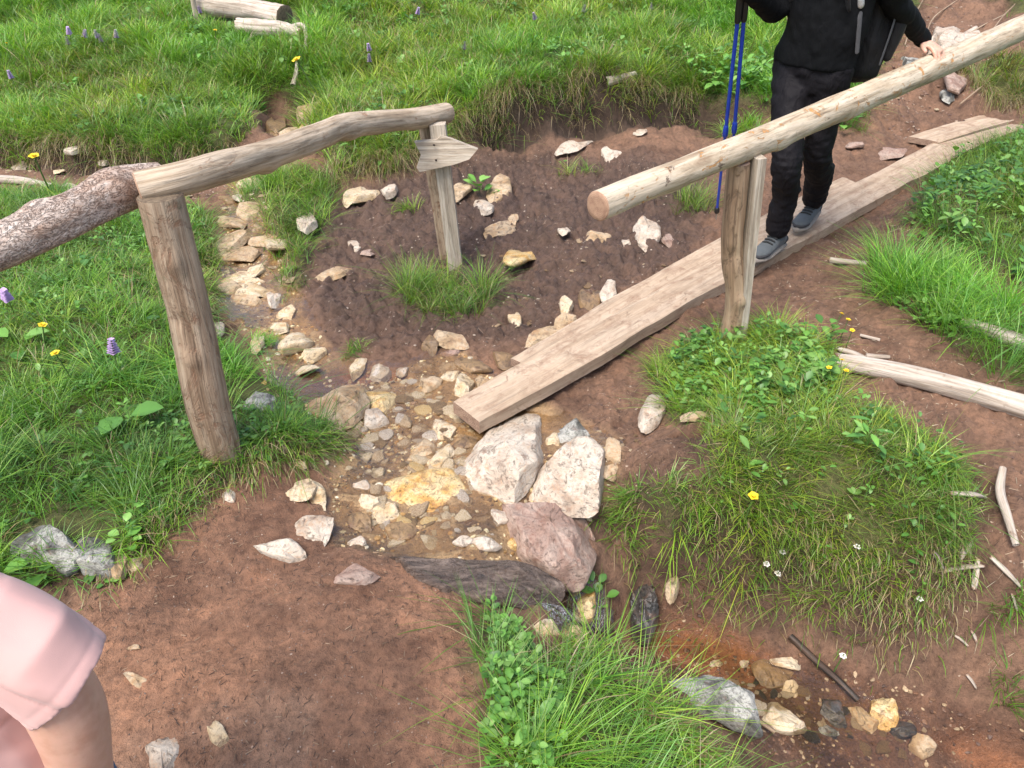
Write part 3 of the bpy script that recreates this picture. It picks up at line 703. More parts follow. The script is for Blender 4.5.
lv_stuff('clover-like leafy weeds along the trail edge in the foreground', ((wpoly([(488,603),(508,606),(530,650),(565,700),(560,790),(486,790)]), 1700, .021), dict(thr=-.4, hgt=.05, wid=.7, lush=1.1)), ((wpoly([(500,700),(560,690),(590,790),(490,790)]), 70, .045), dict(thr=-.1, hgt=.05, wid=.5)))
lv_stuff('leafy weeds on the right bank beside the walkway', ((WP['rightbank'], 260, .045), dict(thr=-.1, bound=(1.5, 2, 4.5, 6), hgt=.09)), ((wpoly([(880,300),(960,330),(1010,375),(960,350),(900,325)]), 600, .03), dict(thr=-.5, hgt=.05)))
lv_stuff('leafy weeds on the turf edge behind the trekking poles', ((wpoly([(680,70),(770,60),(775,110),(690,108)]), 160, .06), dict(thr=-.5, hgt=.1, lush=1.2)))
def leaf_plant(px, py, nl, L0, wid, label, hgt=.05, sp=.05, pitch=(.1, .8), lush=1., name='leafy_plant', cat='plant'):
    q = ground(px, py); a = Acc(); az = np.linspace(0, 6.283, nl, endpoint=False) + rng.normal(0, .35, nl)
    r_ = rng.uniform(.1, 1, nl) * sp; x = q[0] + r_ * np.cos(az); y = q[1] + r_ * np.sin(az)
    P = np.stack([x, y, G(x, y) + hgt * rng.uniform(.3, 1.1, nl)], -1)
    a.add(*leaf_arrays(P, L0 * rng.uniform(.7, 1.2, nl), np.full(nl, wid), az, rng.uniform(*pitch, nl), LG[rng.integers(0, 4, nl)] * lush))
    B = np.tile(q, (nl, 1)); B[:, 2] -= .01   # stalks
    dv = P - B; az2 = np.arctan2(dv[:, 1], dv[:, 0]); Ls = np.linalg.norm(dv, axis=1); le = np.hypot(dv[:, 0], dv[:, 1]) / Ls
    a.add(*grass_arrays(B, Ls * 1.02, np.full(nl, .004), az2, np.clip(le, 0, .97), np.zeros(nl), LG[rng.integers(0, 2, nl)], LG[rng.integers(0, 2, nl)]))
    tag(a.build(name, M['leaf'], q), label, cat)
leaf_plant(130,425,3,.10,.8,'broad pale green leaf in the grass left of the thick post',.05,.03,(.0,.3),1.3)
leaf_plant(20,352,4,.08,.75,'large round-leafed plant at the left edge below the bark-covered rail',.06,.05,(.1,.5),1.25)
leaf_plant(812,375,9,.07,.8,'round-leafed plant near the tip of the big bleached log',.06,.05,(.1,.5),1.15)
leaf_plant(825,342,12,.05,.7,'bushy leafed plant between the rail post and the bleached log',.09,.05,(.1,.9))
leaf_plant(480,190,14,.07,.65,'fresh green leafy plant growing between two tan stones by the signpost',.05,.05,(.2,.9),1.3)
leaf_plant(562,168,5,.03,.7,'tiny leafy seedling on mud between signpost and pale rail')
leaf_plant(865,448,7,.07,.28,'star-shaped pale leaves in the middle of the grassy mound',.11,.015,(.0,.4),1.5)
leaf_plant(128,542,6,.04,.85,'bright three-lobed leaf plant beside the grey lichened rocks',.05,.03,(.0,.5),1.35)
leaf_plant(35,572,4,.05,.9,'round pale leaf growing under the grey lichened rocks',.03,.03,(.0,.4),1.2)
leaf_plant(92,573,5,.035,.9,'small round leaf plant between grey rocks and dirt',.03,.03,(.0,.4),1.)
leaf_plant(108,586,3,.022,.9,'single tiny light green leaf on the dirt by the child',.015,.01,(.0,.3),1.3)
leaf_plant(530,735,9,.075,.42,'broad lance-leafed dock plant at the bottom edge beside the trail',.05,.03,(.1,.6),1.25)
leaf_plant(915,222,8,.05,.8,'round-leafed plant at the left edge of the right bank',.04,.05,(.1,.5),1.1)
leaf_plant(925,240,7,.05,.8,'grey-green leaf rosette low on the right bank side',.03,.06,(.1,.5),.9)
leaf_plant(840,130,16,.08,.6,'leafy weed on the mud behind the hiker',.08,.1,(.2,.9),1.2)
leaf_plant(595,600,10,.04,.7,'small leafy weed clinging to the wet rock by the cascade',.05,.05,(.2,.9),1.0)
leaf_plant(745,478,5,.05,.5,'lance-leafed sprig in the grass near the middle of the mound',.1,.02)
leaf_plant(230,365,6,.04,.8,'small pale leaf plant behind the thick leaning post',.04,.04)
leaf_plant(255,440,8,.035,.7,'low leafy weed at the foot of the thick leaning post',.03,.05)

# ------------------------------------------------------------------ fibres and crumbs lying on the bare soil
def litter(name, poly, N, L0, cols, label, w=.0015, bound=None, excl=True):
    x0, y0 = poly.min(0); x1, y1 = poly.max(0)
    if bound: x0, y0, x1, y1 = max(x0, bound[0]), max(y0, bound[1]), min(x1, bound[2]), min(y1, bound[3])
    X = rng.uniform(x0, x1, N); Y = rng.uniform(y0, y1, N)
    k = (sdist(X, Y, poly) > -.03) & (fbm(xy3(X, Y), 3, 2, 171) + rng.uniform(-.4, .4, N) > -.1); X = X[k]; Y = Y[k]; n_ = len(X)
    P = np.stack([X, Y, G(X, Y) + .001], -1); az = rng.uniform(0, 6.283, n_); L = L0 * rng.uniform(.3, 1.4, n_)
    cl = np.array(cols)[rng.integers(0, len(cols), n_)] * rng.uniform(.6, 1.2, (n_, 1))
    e = P + np.stack([np.cos(az) * L, np.sin(az) * L, np.zeros(n_)], -1)
    ze = G(e[:, 0], e[:, 1]) + .004 - P[:, 2]
    a = Acc(); V, q, t, c = grass_arrays(P, L, np.full(n_, w), az, np.full(n_, .97), np.zeros(n_), cl, cl)
    m = 7; V = V.reshape(n_, m, 3); sv = np.array([0, 0, .35, .35, .7, .7, 1.]); V[:, :, 2] = P[:, 2][:, None] + sv[None] * ze[:, None] + np.array([0, .0012] * 3 + [0])[None]
    a.add(V.reshape(-1, 3), q, t, c)
    tag(a.build(name, M['fibre']), label, 'litter', kind='stuff')
litter('soil_litter', TRAILP, 6500, .016, [(.07,.045,.035),(.05,.035,.03),(.14,.09,.06),(.30,.21,.14)], 'fine dark and straw coloured fibres scattered on the trodden trail', bound=(-1.6, .7, .3, 2.2))
litter('soil_litter', DARKP, 3500, .03, [(.05,.035,.03),(.16,.11,.09),(.28,.2,.15)], 'root fibres lying on the dark churned mud', .002)
litter('soil_litter', wpoly([(760,270),(900,220),(1020,400),(1000,680),(950,640),(990,480),(860,400),(800,330)]), 4000, .025, [(.08,.05,.04),(.40,.30,.2),(.5,.42,.3)], 'straw and bark crumbs on the dry soil at right')
litter('soil_litter', wpoly([(560,330),(700,300),(690,360),(640,400),(700,480),(600,500),(580,400)]), 2000, .022, [(.08,.05,.04),(.3,.2,.14)], 'fine fibres on the soil under the plank')

# ------------------------------------------------------------------ stones
def stone_mesh(poly, t, name, mat, seed, flat=.2, cuts=9, res=(30, 12), rough=.05, embed=.34, warp=.055):
    """rock with a star-shaped outline (poly, local xy), thickness t, flattened facets and broken surface"""
    lr = np.random.default_rng(seed); c = poly.mean(0); q = poly - c; ang = np.arctan2(q[:, 1], q[:, 0]); o = np.argsort(ang); ang = ang[o]; q = q[o]
    na, nl = res
    th = np.linspace(-math.pi, math.pi, na, endpoint=False)
    # radial intersection with the polygon
    rad = np.zeros(na); m = len(q)
    for i in range(na):
        d = np.array([math.cos(th[i]), math.sin(th[i])]); best = 0
        for j in range(m):
            a = q[j]; b = q[(j+1) % m]; e = b - a; den = d[0] * e[1] - d[1] * e[0]
            if abs(den) < 1e-12: continue
            tt = (a[0] * e[1] - a[1] * e[0]) / den; u = (a[0] * d[1] - a[1] * d[0]) / den
            if tt > 0 and -1e-6 <= u <= 1 + 1e-6: best = max(best, tt)
        rad[i] = best if best > 0 else rad[i-1]
    V = []
    ph = np.linspace(-math.pi / 2, math.pi / 2, nl)[1:-1]
    for p in ph:
        k = abs(math.cos(p)) ** flat; zz = math.copysign(abs(math.sin(p)) ** .7, math.sin(p))
        V.append(np.stack([rad * np.cos(th) * k, rad * np.sin(th) * k, np.full(na, zz * t * .5)], -1))
    V = np.concatenate([np.concatenate(V), [[0, 0, -t * .5], [0, 0, t * .5]]])
    R0 = rad.mean()
    for k in range(cuts):                                  # plane cuts give facets
        nv = lr.normal(0, 1, 3); nv[:2] *= .8; nv[2] = abs(nv[2]) * .9 + .2; nv /= np.linalg.norm(nv)
        ext = (V @ nv).max(); lim = ext * lr.uniform(.55, .88); ov = V @ nv - lim
        V = V - np.clip(ov, 0, None)[:, None] * nv
    ex = (rad * np.cos(th)).ptp() if hasattr(rad, 'ptp') else np.ptp(rad * np.cos(th)); ey = np.ptp(rad * np.sin(th)); V[:, 0] *= ex / max(np.ptp(V[:, 0]), 1e-6); V[:, 1] *= ey / max(np.ptp(V[:, 1]), 1e-6)
    V[:, 0] += ((rad * np.cos(th)).max() - V[:, 0].max()); V[:, 1] += ((rad * np.sin(th)).max() - V[:, 1].max())
    sc = 1 / max(R0, .01)
    N3 = np.stack([fbm(V * sc, 1.6, 4, seed + 3 * i, .55) for i in range(3)], -1)
    V = V + N3 * np.array([R0 * warp, R0 * warp, t * .16])
    N4 = np.abs(fbm(V * sc, 4.5, 3, seed + 31)); V[:, 2] -= N4 * t * rough * 2.2
    tiltx, tilty = lr.normal(0, .10, 2); V[:, 2] += V[:, 0] * tiltx + V[:, 1] * tilty
    V[:, 2] += t * (.5 - embed)
    nr = nl - 2; ids = np.arange(nr * na).reshape(nr, na); nx_ = np.roll(ids, -1, 1)
    qd = np.stack([ids[:-1], nx_[:-1], nx_[1:], ids[1:]], -1).reshape(-1, 4)
    b_, t_ = nr * na, nr * na + 1
    tr = np.concatenate([np.stack([nx_[0], ids[0], np.full(na, b_)], -1), np.stack([ids[-1], nx_[-1], np.full(na, t_)], -1)])
    me = mesh_np(name, V, [qd, tr], mat, None, True)
    try: me.set_sharp_from_angle(angle=R(27))
    except Exception: pass
    return me, c
def stone_poly(px_poly, t, mat, label, seed=None, name='stone', cat='stone', group=None, **kw):
    pp = np.array(px_poly, float); c = pp.mean(0); q = ground(c[0], min(c[1], 1500)); z = q[2] + t * .45
    W_ = np.array([pz(a, b, z)[:2] for a, b in pp]); cen = W_.mean(0)
    seed = seed or int(c[0] * 7 + c[1] * 13)
    W_ = cen + (W_ - cen) * kw.pop('grow', 1.0); me, cc2 = stone_mesh(W_, t, name, M[mat], seed, **kw)
    x, y = cc2; Wi = cc2 + (W_ - cc2) * .6; gi = np.r_[G(Wi[:, 0], Wi[:, 1]), float(G(x, y))]; gz = max(gi.max() - .18 * t, gi.mean())
    o = link(name, me, None, (x, y, gz)); tag(o, label, cat, group); return o
def stone(cx, cy, w, h, ang, t, mat, label, group=None, name='stone', cat='stone', **kw):
    lr = np.random.default_rng(int(cx * 3 + cy * 11)); k = lr.integers(5, 8); th = np.linspace(0, 6.283, k, endpoint=False) + lr.uniform(-.35, .35, k) + lr.uniform(0, 6)
    a = R(ang); P = []
    for q in th:
        r_ = lr.uniform(.90, 1.32); u = math.cos(q) * w * .5 * r_; v = math.sin(q) * h * .5 * r_
        P.append((cx + u * math.cos(a) - v * math.sin(a), cy + u * math.sin(a) + v * math.cos(a)))
    big = max(w, h) > 18
    return stone_poly(P, t * .72, mat, label, group=group, name=name, cat=cat, res=(36, 14) if big else (24, 10), grow=1.16, **kw)

stone_poly([(x_ - 2, y_ - 8) for x_, y_ in [(529,400),(547,430),(551,449),(532,472),(526,492),(504,504),(484,499),(462,477),(457,459),(470,449),(492,434),(499,414)]], .105, 'white', 'largest jagged white rock against the near end of the plank', name='rock', cat='rock', res=(70, 30), flat=.22, cuts=14, warp=.05)
stone_poly([(x_, y_ - 7) for x_, y_ in [(559,440),(582,449),(610,477),(586,512),(555,502),(527,494),(533,473),(547,455)]], .09, 'white', 'broken white block between the largest jagged rock and grass', name='rock', cat='rock', res=(60, 26), flat=.16, cuts=11, warp=.045)
stone_poly([(x_ - 2, y_ - 8) for x_, y_ in [(506,496),(551,494),(600,518),(600,535),(582,574),(551,572),(521,554),(502,520)]], .16, 'pink', 'pinkish brown angular boulder standing just above the cascade', name='rock', cat='rock', res=(60, 26), flat=.16, cuts=10, warp=.035)
stone_poly([(375,549),(440,548),(527,552),(560,562),(568,578),(552,598),(488,597),(453,586),(410,566)], .07, 'slab', 'dark layered rock slab at the lip of the stream beside the trail', name='rock_slab', cat='rock', res=(80, 24), flat=.25, cuts=3, warp=.05, embed=.55)
stone_poly([(307,402),(330,390),(352,383),(364,400),(366,414),(336,426),(305,417)], .09, 'tan', 'large smooth tan boulder at the left shore of the stream', name='rock', cat='rock', res=(40, 18))
stone_poly([(376,480),(400,464),(420,468),(455,465),(472,482),(487,502),(470,514),(440,510),(400,502)], .05, 'ochre', 'flat yellow and rust stained rock in the middle of the streambed', name='rock', cat='rock', res=(60, 16), flat=.4, embed=.5, warp=.12)
stone_poly([(668,676),(700,673),(725,688),(762,738),(746,742),(700,718),(670,702)], .10, 'grey', 'large grey lichened rock between foreground grass and lower stream', name='rock', cat='rock', res=(46, 18))
stone_poly([(628,578),(652,582),(660,612),(648,632),(632,618)], .14, 'dark', 'black wet rock beside the small cascade under the grass overhang', name='rock', cat='rock', res=(36, 18))
S = [
 ((404,457),(426,432),(440,436),(432,451),(410,461)), .035, 'tan', 'flat leaf-shaped tan stone left of the largest jagged rock',
 ((424,461),(449,440),(456,449),(440,466),(428,468)), .035, 'cream', 'pale elongated stone between the leaf-shaped tan stone and jagged rock',
 ((352,399),(375,385),(404,389),(391,412),(371,406)), .05, 'ochre', 'broad orange-tan stone beside the large smooth tan boulder',
 ((363,410),(375,404),(391,412),(383,426),(363,424)), .05, 'white', 'pinkish white stone leaning under the broad orange-tan stone',
 ((457,375),(461,365),(475,379),(466,396),(453,396)), .06, 'cream', 'upright cream stone just left of the plank near end',
 ((277,350),(289,333),(305,323),(319,332),(305,346),(283,354)), .06, 'cream', 'large slanting cream stone on the bank above the brown pool',
 ((249,540),(290,537),(304,549),(307,561),(290,556),(262,549)), .03, 'white', 'long pale stone half buried in the trail nearest the left trees',
 ((287,524),(305,512),(335,518),(326,544),(308,536)), .045, 'white', 'forked pale stone half buried in the trail below the pool',
 ((334,572),(350,561),(376,562),(380,574),(362,587),(338,584)), .02, 'pink', 'flat pinkish stone in the trail left of the dark slab',
 ((760,712),(768,698),(786,698),(800,711),(812,726),(790,732),(763,729)), .06, 'cream', 'largest cream boulder in the lower stream',
 ((847,706),(862,705),(882,722),(874,732),(850,718)), .03, 'tan', 'flat tan stone left of the orange stone in lower stream',
 ((873,695),(888,690),(902,705),(900,722),(885,726),(872,712)), .06, 'ochre', 'rounded orange stone in the lower stream by the black stick',
 ((137,768),(142,742),(158,727),(175,728),(180,750),(172,775)), .02, 'white', 'pale stone sunk into the trail beside the pink-shirted child',
 ((250,400),(262,388),(276,395),(275,410),(250,413),(237,408)), .05, 'grey', 'mottled grey white rock right of the thick leaning post',
]
S[24:28] = [((137,768),(142,742),(158,727),(175,728),(180,750),(172,775)), .02, 'white', 'pale stone sunk into the trail beside the pink-shirted child'] if False else S[24:28]
for i in range(0, len(S), 4):
    stone_poly(S[i], S[i+1], S[i+2], S[i+3].replace('nearest the left trees', 'left of the forked stone'), res=(34, 14), cuts=8)
T = [
 (384,510,26,22,0,.04,'cream','rounded cream stone below the yellow and rust stained rock'),
 (359,522,24,18,20,.035,'brown','brown wet stone at the left side of the streambed'),
 (404,530,32,19,10,.04,'brown','olive brown wet stone above the dark slab left end'),
 (369,499,24,14,-10,.03,'cream','oval cream stone left of the rounded cream one'),
 (362,485,19,9,5,.02,'white','small flat white stone at the left shore of streambed'),
 (356,542,17,8,0,.02,'white','small white stone at the left tip of the dark slab'),
 (527,549,19,12,15,.03,'cream','oval cream pebble under the pinkish brown boulder'),
 (513,543,11,13,0,.03,'ochre','little ochre stone beside the oval cream pebble under the boulder'),
 (529,569,12,11,0,.025,'cream','round cream pebble resting on the dark slab'),
 (545,567,21,10,5,.02,'cream','flat yellowish pebble on the right end of the dark slab'),
 (500,514,19,17,0,.035,'white','white stone at the foot of the largest jagged rock'),
 (486,543,28,10,15,.025,'white','long white stone on the upper edge of the dark slab'),
 (462,541,20,9,0,.02,'white','small white stone above the middle of the dark slab'),
 (568,430,32,17,-20,.04,'grey','grey angular stone above the broken white block'),
 (554,441,12,14,0,.03,'cream','small cream stone wedged between the two big white rocks'),
 (588,445,30,13,30,.03,'cream','cream stone lying right of the grey angular stone'),
 (613,451,22,15,45,.03,'tan','tan stone on the soil right of the broken white block'),
 (611,471,16,12,30,.02,'tan','small tan stone at the right corner of the broken block'),
 (441,426,24,20,40,.04,'cream','squarish cream stone below the plank near end'),
 (468,441,26,12,-20,.03,'brown','brown stone in the shade under the plank end'),
 (308,221,14,20,-30,.06,'white','upright white stone at the edge of the grass strip upstream'),
 (272,296,12,20,10,.05,'white','upright white stone at the foot of the grass strip'),
 (285,314,22,13,-30,.04,'cream','cream stone just above the large slanting cream stone'),
 (313,351,22,19,0,.05,'cream','blocky cream stone right of the large slanting one'),
 (216,327,12,16,0,.045,'white','bright white stone touching the right side of the post'),
 (257,344,11,17,20,.04,'cream','narrow cream stone standing in the channel grass'),
 (333,272,30,11,-12,.03,'tan','long grey-tan stone on the dark mud slope'),
 (355,244,13,8,20,.03,'white','white stone on mud above the long grey-tan stone'),
 (367,252,11,8,0,.03,'pink','greyish stone on mud right of the small white one'),
 (389,187,15,10,-10,.06,'white','bright white stone pair left of the signpost'),
 (362,196,38,9,-20,.05,'cream','row of joined pale stones under the turf left of the signpost'),
 (247,210,24,12,10,.05,'tan','tan stone among the upstream heap near the rail'),
 (230,223,26,9,15,.04,'tan','flat tan step stone in the upstream heap'),
 (230,238,32,20,-15,.06,'tan','large mossy tan stone in the upstream heap'),
 (237,252,36,14,-5,.04,'tan','broad tan slab at the middle of the upstream heap'),
 (264,236,26,10,-10,.05,'tan','long tan stone bridging the upstream channel'),
 (275,245,20,15,0,.05,'cream','cream stone at the right rim of the upstream channel'),
 (242,277,32,11,-5,.03,'cream','flat cream slab in the upstream trickle'),
 (249,289,36,11,5,.03,'cream','yellowish flat slab just below the flat cream slab upstream'),
 (256,269,18,12,-30,.035,'cream','small cream stone above the flat cream slab upstream'),
 (228,286,20,14,0,.03,'tan','tan stone by the left rim of the upstream trickle'),
 (244,301,30,9,0,.03,'tan','thin tan slab crossing the lower end of the upstream trickle'),
 (276,328,20,9,0,.03,'cream','small flat cream stone left above the slanting stone'),
 (358,367,20,13,-20,.035,'cream','cream stone at the far rim of the brown pool'),
 (380,374,20,13,-15,.035,'white','white stone at the right rim of the brown pool'),
 (402,371,11,8,0,.025,'white','little white stone right of the brown pool'),
 (302,372,30,7,-10,.015,'cream','thin cream slab at the left side of the brown pool'),
 (430,383,22,14,10,.03,'tan','tan stone in the streambed above the plank end'),
 (452,336,30,13,8,.05,'tan','tan angular stone below the signpost tuft'),
 (429,343,17,16,0,.05,'brown','brown stone at the left foot of the signpost tuft'),
 (450,350,21,8,0,.03,'pink','flat pinkish stone below the tan angular stone'),
 (475,363,34,13,5,.04,'brown','long dark brown stone left of the rear plank end'),
 (503,358,19,13,20,.04,'brown','orange-brown stone touching the rear plank end'),
 (515,319,12,16,-30,.04,'cream','cream stone right of the signpost tuft on mud'),
 (565,306,12,18,20,.04,'cream','narrow cream stone above the plank middle left'),
 (592,298,24,14,-20,.035,'brown','brownish stone in mud above the plank'),
 (608,290,13,17,0,.04,'white','small white spiky stone in mud above the plank'),
 (567,321,22,13,-15,.035,'tan','tan stone close to the far side of the plank'),
 (549,336,48,9,-25,.03,'tan','long tan stone lying along the rear plank'),
 (483,380,13,14,0,.03,'tan','small tan stone left of the plank edge'),
 (449,373,18,9,0,.025,'cream','flat cream stone left of the upright cream one'),
 (653,409,20,36,25,.07,'white','tall white rock at the left edge of the grass mound'),
 (696,417,24,7,0,.03,'tan','long grey tan stone sunk in the grass mound'),
 (499,188,20,24,10,.07,'tan','round-backed tan stone right of the leafy plant'),
 (461,190,20,11,-35,.05,'tan','tan stone left of the leafy plant by the signpost'),
 (483,206,22,12,20,.04,'white','pale flat stone below the leafy plant'),
 (500,230,38,12,-20,.035,'tan','long tan slab on the mud right of the signpost'),
 (518,258,32,20,-10,.05,'ochre','orange tan boulder half sunk right of the signpost tuft'),
 (514,217,9,7,0,.03,'tan','small round tan stone above the long tan slab'),
 (612,153,18,10,0,.05,'white','grey white stone on mud far beyond the rail end'),
 (574,143,30,6,-15,.02,'white','thin flat white slab under the eroded turf bank'),
 (563,236,10,8,0,.03,'white','little white stone left of the rail end'),
 (598,236,25,9,5,.03,'tan','flat tan stone directly below the pale rail end'),
 (626,241,8,9,0,.03,'white','little white stone right of the flat tan one'),
 (647,226,22,20,-20,.07,'white','lumpy white stone under the pale rail'),
 (640,131,11,4,0,.02,'white','tiny flat white stone near the turf bank foot'),
 (668,240,14,9,0,.03,'pink','pinkish stone right of the lumpy white stone'),
 (301,491,28,20,10,.03,'cream','round cream stone in the trail below the brown pool'),
 (318,490,14,26,-25,.03,'cream','long cream stone beside the round cream one in the trail'),
 (229,495,15,11,10,.03,'white','small white stone just below the thick post'),
 (301,463,9,9,0,.02,'cream','tiny cream pebble above the round cream stone'),
 (135,678,30,9,25,.015,'tan','flat splinter-like stone on the trail near the child'),
 (132,647,15,5,0,.008,'tan','small flat chip of stone on the trail above the splinter-like one'),
 (217,733,30,13,50,.012,'cream','thin pale stone sunk in the trail right of the child'),
 (43,541,60,30,5,.13,'grey','large grey lichened rock in the grass above the child'),
 (88,545,38,34,0,.13,'grey','second grey lichened rock, right of the larger one'),
 (112,564,26,20,0,.05,'tan','tan stone at the right foot of the grey lichened rocks'),
 (133,562,18,13,10,.04,'tan','small tan stone ending the row of lichened rocks'),
 (789,662,30,11,5,.025,'cream','flat cream stone in the red mud left of the black stick'),
 (792,687,15,12,0,.03,'cream','small cream stone above the largest cream boulder'),
 (771,675,34,24,20,.03,'brown','red-brown wet stone in the lower stream'),
 (717,663,12,7,0,.02,'cream','left one of two pebbles in the rusty pool'),
 (744,664,11,7,0,.02,'white','right one of two pebbles in the rusty pool'),
 (747,695,11,10,0,.025,'white','round white pebble left of the largest cream boulder'),
 (828,731,20,11,0,.03,'grey','blue-grey stone in water below the dark wet ones'),
 (832,712,30,18,20,.04,'dark','black wet stone right of the largest cream boulder'),
 (903,729,28,16,10,.04,'dark','dark wet stone below the rounded orange stone'),
 (922,743,25,18,-10,.045,'tan','brownish tan stone at the bottom of the lower stream'),
 (587,608,18,26,10,.06,'ochre','yellow stone in the middle of the little cascade'),
 (547,627,26,15,0,.05,'cream','cream wet stone at the foot of the cascade beside grass'),
 (572,634,22,13,0,.04,'ochre','mossy ochre stone at the cascade foot'),
 (574,584,16,14,20,.05,'brown','orange-brown stone between boulder and cascade'),
 (672,588,12,22,10,.05,'tan','tan stone on the red bank under the grass overhang'),
 (939,32,14,24,10,.12,'white','narrow white rock on the upper right dirt slope'),
 (960,38,34,26,10,.14,'white','largest white rock on the upper right dirt slope'),
 (915,58,22,8,20,.08,'grey','flat grey rock by the hiker\'s resting hand'),
 (954,76,15,14,0,.09,'pink','pinkish rock below the largest white rock of upper right slope'),
 (951,90,14,9,0,.07,'grey','blue-grey stone behind the rail on upper right slope'),
 (855,143,16,8,0,.05,'pink','dusty stone on the far path behind the hiker'),
 (890,152,26,9,0,.04,'pink','dusty flat stone beside the far plank'),
 (20,169,16,5,0,.03,'white','small pale stone under the left turf bank'),
 (58,169,10,4,0,.03,'cream','tiny pale stone in the gravel below the left turf bank'),
 (68,186,14,5,0,.03,'white','flat white stone above the bark-covered rail'),
 (102,158,9,4,0,.04,'white','tiny white stone close under the left turf bank'),
 (71,151,11,8,0,.06,'white','pale stone lodged in the left turf bank'),
 (310,117,26,13,-20,.08,'tan','tan rock in the upper gully above the rail'),
 (303,127,9,9,0,.06,'ochre','small orange rock in the mouth of the upper gully'),
 (277,128,16,20,0,.10,'brown','mossy brown rock inside the upper gully'),
 (292,134,24,9,0,.06,'tan','flat rock at the bottom of the upper gully'),
 (205,176,22,7,0,.04,'tan','flat stone seen just under the left rail'),
 (250,184,24,8,-10,.05,'cream','pale flat stone upstream below the left rail'),
 (227,196,18,8,10,.05,'brown','dark reddish stone above the upstream heap'),
 (240,197,12,8,0,.04,'white','small white stone at the top of the upstream heap'),
 (740,405,6,5,0,.02,'white','tiny white stone in the grass mound'),
]
for r_ in T: stone(*r_)

# small stones of the bed: look-alikes
def tmpl(seed, na=9, nl=6):
    a = np.linspace(0, 6.283, 6, endpoint=False) + np.random.default_rng(seed).uniform(-.4, .4, 6); lr = np.random.default_rng(seed)
    poly = np.stack([np.cos(a) * lr.uniform(.7, 1.1, 6), np.sin(a) * lr.uniform(.6, 1., 6)], -1)
    me, c = stone_mesh(poly, lr.uniform(.7, 1.0), 'pebble', None, seed, cuts=7, res=(na, nl), embed=.35, flat=.2, warp=.05); return me
protos = {}
for mname in ('cream', 'white', 'tan', 'brown', 'ochre', 'dark'):
    protos[mname] = []
    for k in range(7):
        me = tmpl(500 + k * 7 + len(mname), 18, 9); me.materials.append(M[mname]); protos[mname].append(me)
def pebbles(poly, N, smin, smax, label, group, mats, wts, name='pebble'):
    made = 0; x0, y0 = poly.min(0); x1, y1 = poly.max(0)
    while made < N:
        x, y = rng.uniform(x0, x1), rng.uniform(y0, y1)
        if not inpoly(np.array([x]), np.array([y]), poly)[0]: continue
        mk_ = random.choices(mats, wts)[0]; s = rng.uniform(smin, smax) ** 1.0
        o = link(name, random.choice(protos[mk_]), None, (x, y, float(G(x, y)) - s * .05)); o.scale = (s, s * rng.uniform(.55, .95), s * rng.uniform(.28, .55)); o.rotation_euler = (rng.normal(0, .12), rng.normal(0, .12), rng.uniform(0, 6.28))
        tag(o, label, name, group); made += 1
main_bed = wpoly([(345,395),(420,375),(450,400),(500,440),(480,470),(500,540),(360,546),(345,500),(350,440)])
pebbles(wpoly([(350,392),(420,378),(452,400),(470,440),(465,470),(480,510),(500,535),(400,545),(362,540),(372,500),(345,440)]), 105, .026, .062, 'flat angular cream or ochre stone in the dense rubble of the streambed', 'rubble of the wide streambed', ['cream','white','tan','ochre','brown'], [5,2,3,2,1], 'stone')
pebbles(wpoly([(215,200),(262,190),(285,260),(300,320),(270,330),(250,320),(222,300)]), 35, .022, .05, 'flat tan stone of the stepped rubble in the upstream channel', 'rubble of the upstream channel', ['cream','tan','brown'], [4,4,1], 'stone')
pebbles(wpoly([(690,668),(760,672),(830,700),(900,720),(940,755),(860,752),(760,722)]), 30, .018, .04, 'flat stone lying in the shallow lower stream', 'stones of the lower stream', ['cream','tan','brown','dark'], [3,3,4,3], 'stone')
pebbles(main_bed, 150, .010, .024, 'small cream or tan pebble in the wide streambed left of the big rocks', 'pebbles in the wide streambed', ['cream','white','tan','brown','ochre'], [5,2,2,2,1])
pebbles(wpoly([(218,195),(262,190),(285,260),(300,320),(340,362),(300,372),(262,345),(222,300)]), 45, .010, .026, 'small pale pebble in the narrow upstream channel', 'pebbles of the upstream channel', ['cream','white','tan'], [4,2,3])
pebbles(wpoly([(690,660),(760,655),(830,690),(930,715),(960,760),(860,748),(740,712)]), 40, .008, .018, 'small pebble in the rust brown lower stream', 'pebbles of the lower stream', ['cream','white','tan','brown'], [2,2,2,4])
pebbles(wpoly([(420,250),(620,240),(700,260),(560,350),(500,350),(470,300)]), 38, .012, .032, 'small stone on the dark mud between signpost and plank', 'stones on the dark mud', ['cream','tan','brown'], [2,3,2])
pebbles(wpoly([(0,162),(120,165),(215,185),(200,200),(60,192),(0,188)]), 25, .014, .03, 'small stone in the gravel under the left turf bank', 'stones under the left turf bank', ['cream','tan','white','brown'], [2,3,1,3])
pebbles(wpoly([(560,420),(640,430),(650,480),(610,500),(600,460)]), 14, .008, .018, 'small stone on the soil right of the big white rocks', 'stones right of the big rocks', ['cream','tan','brown'], [2,2,2])

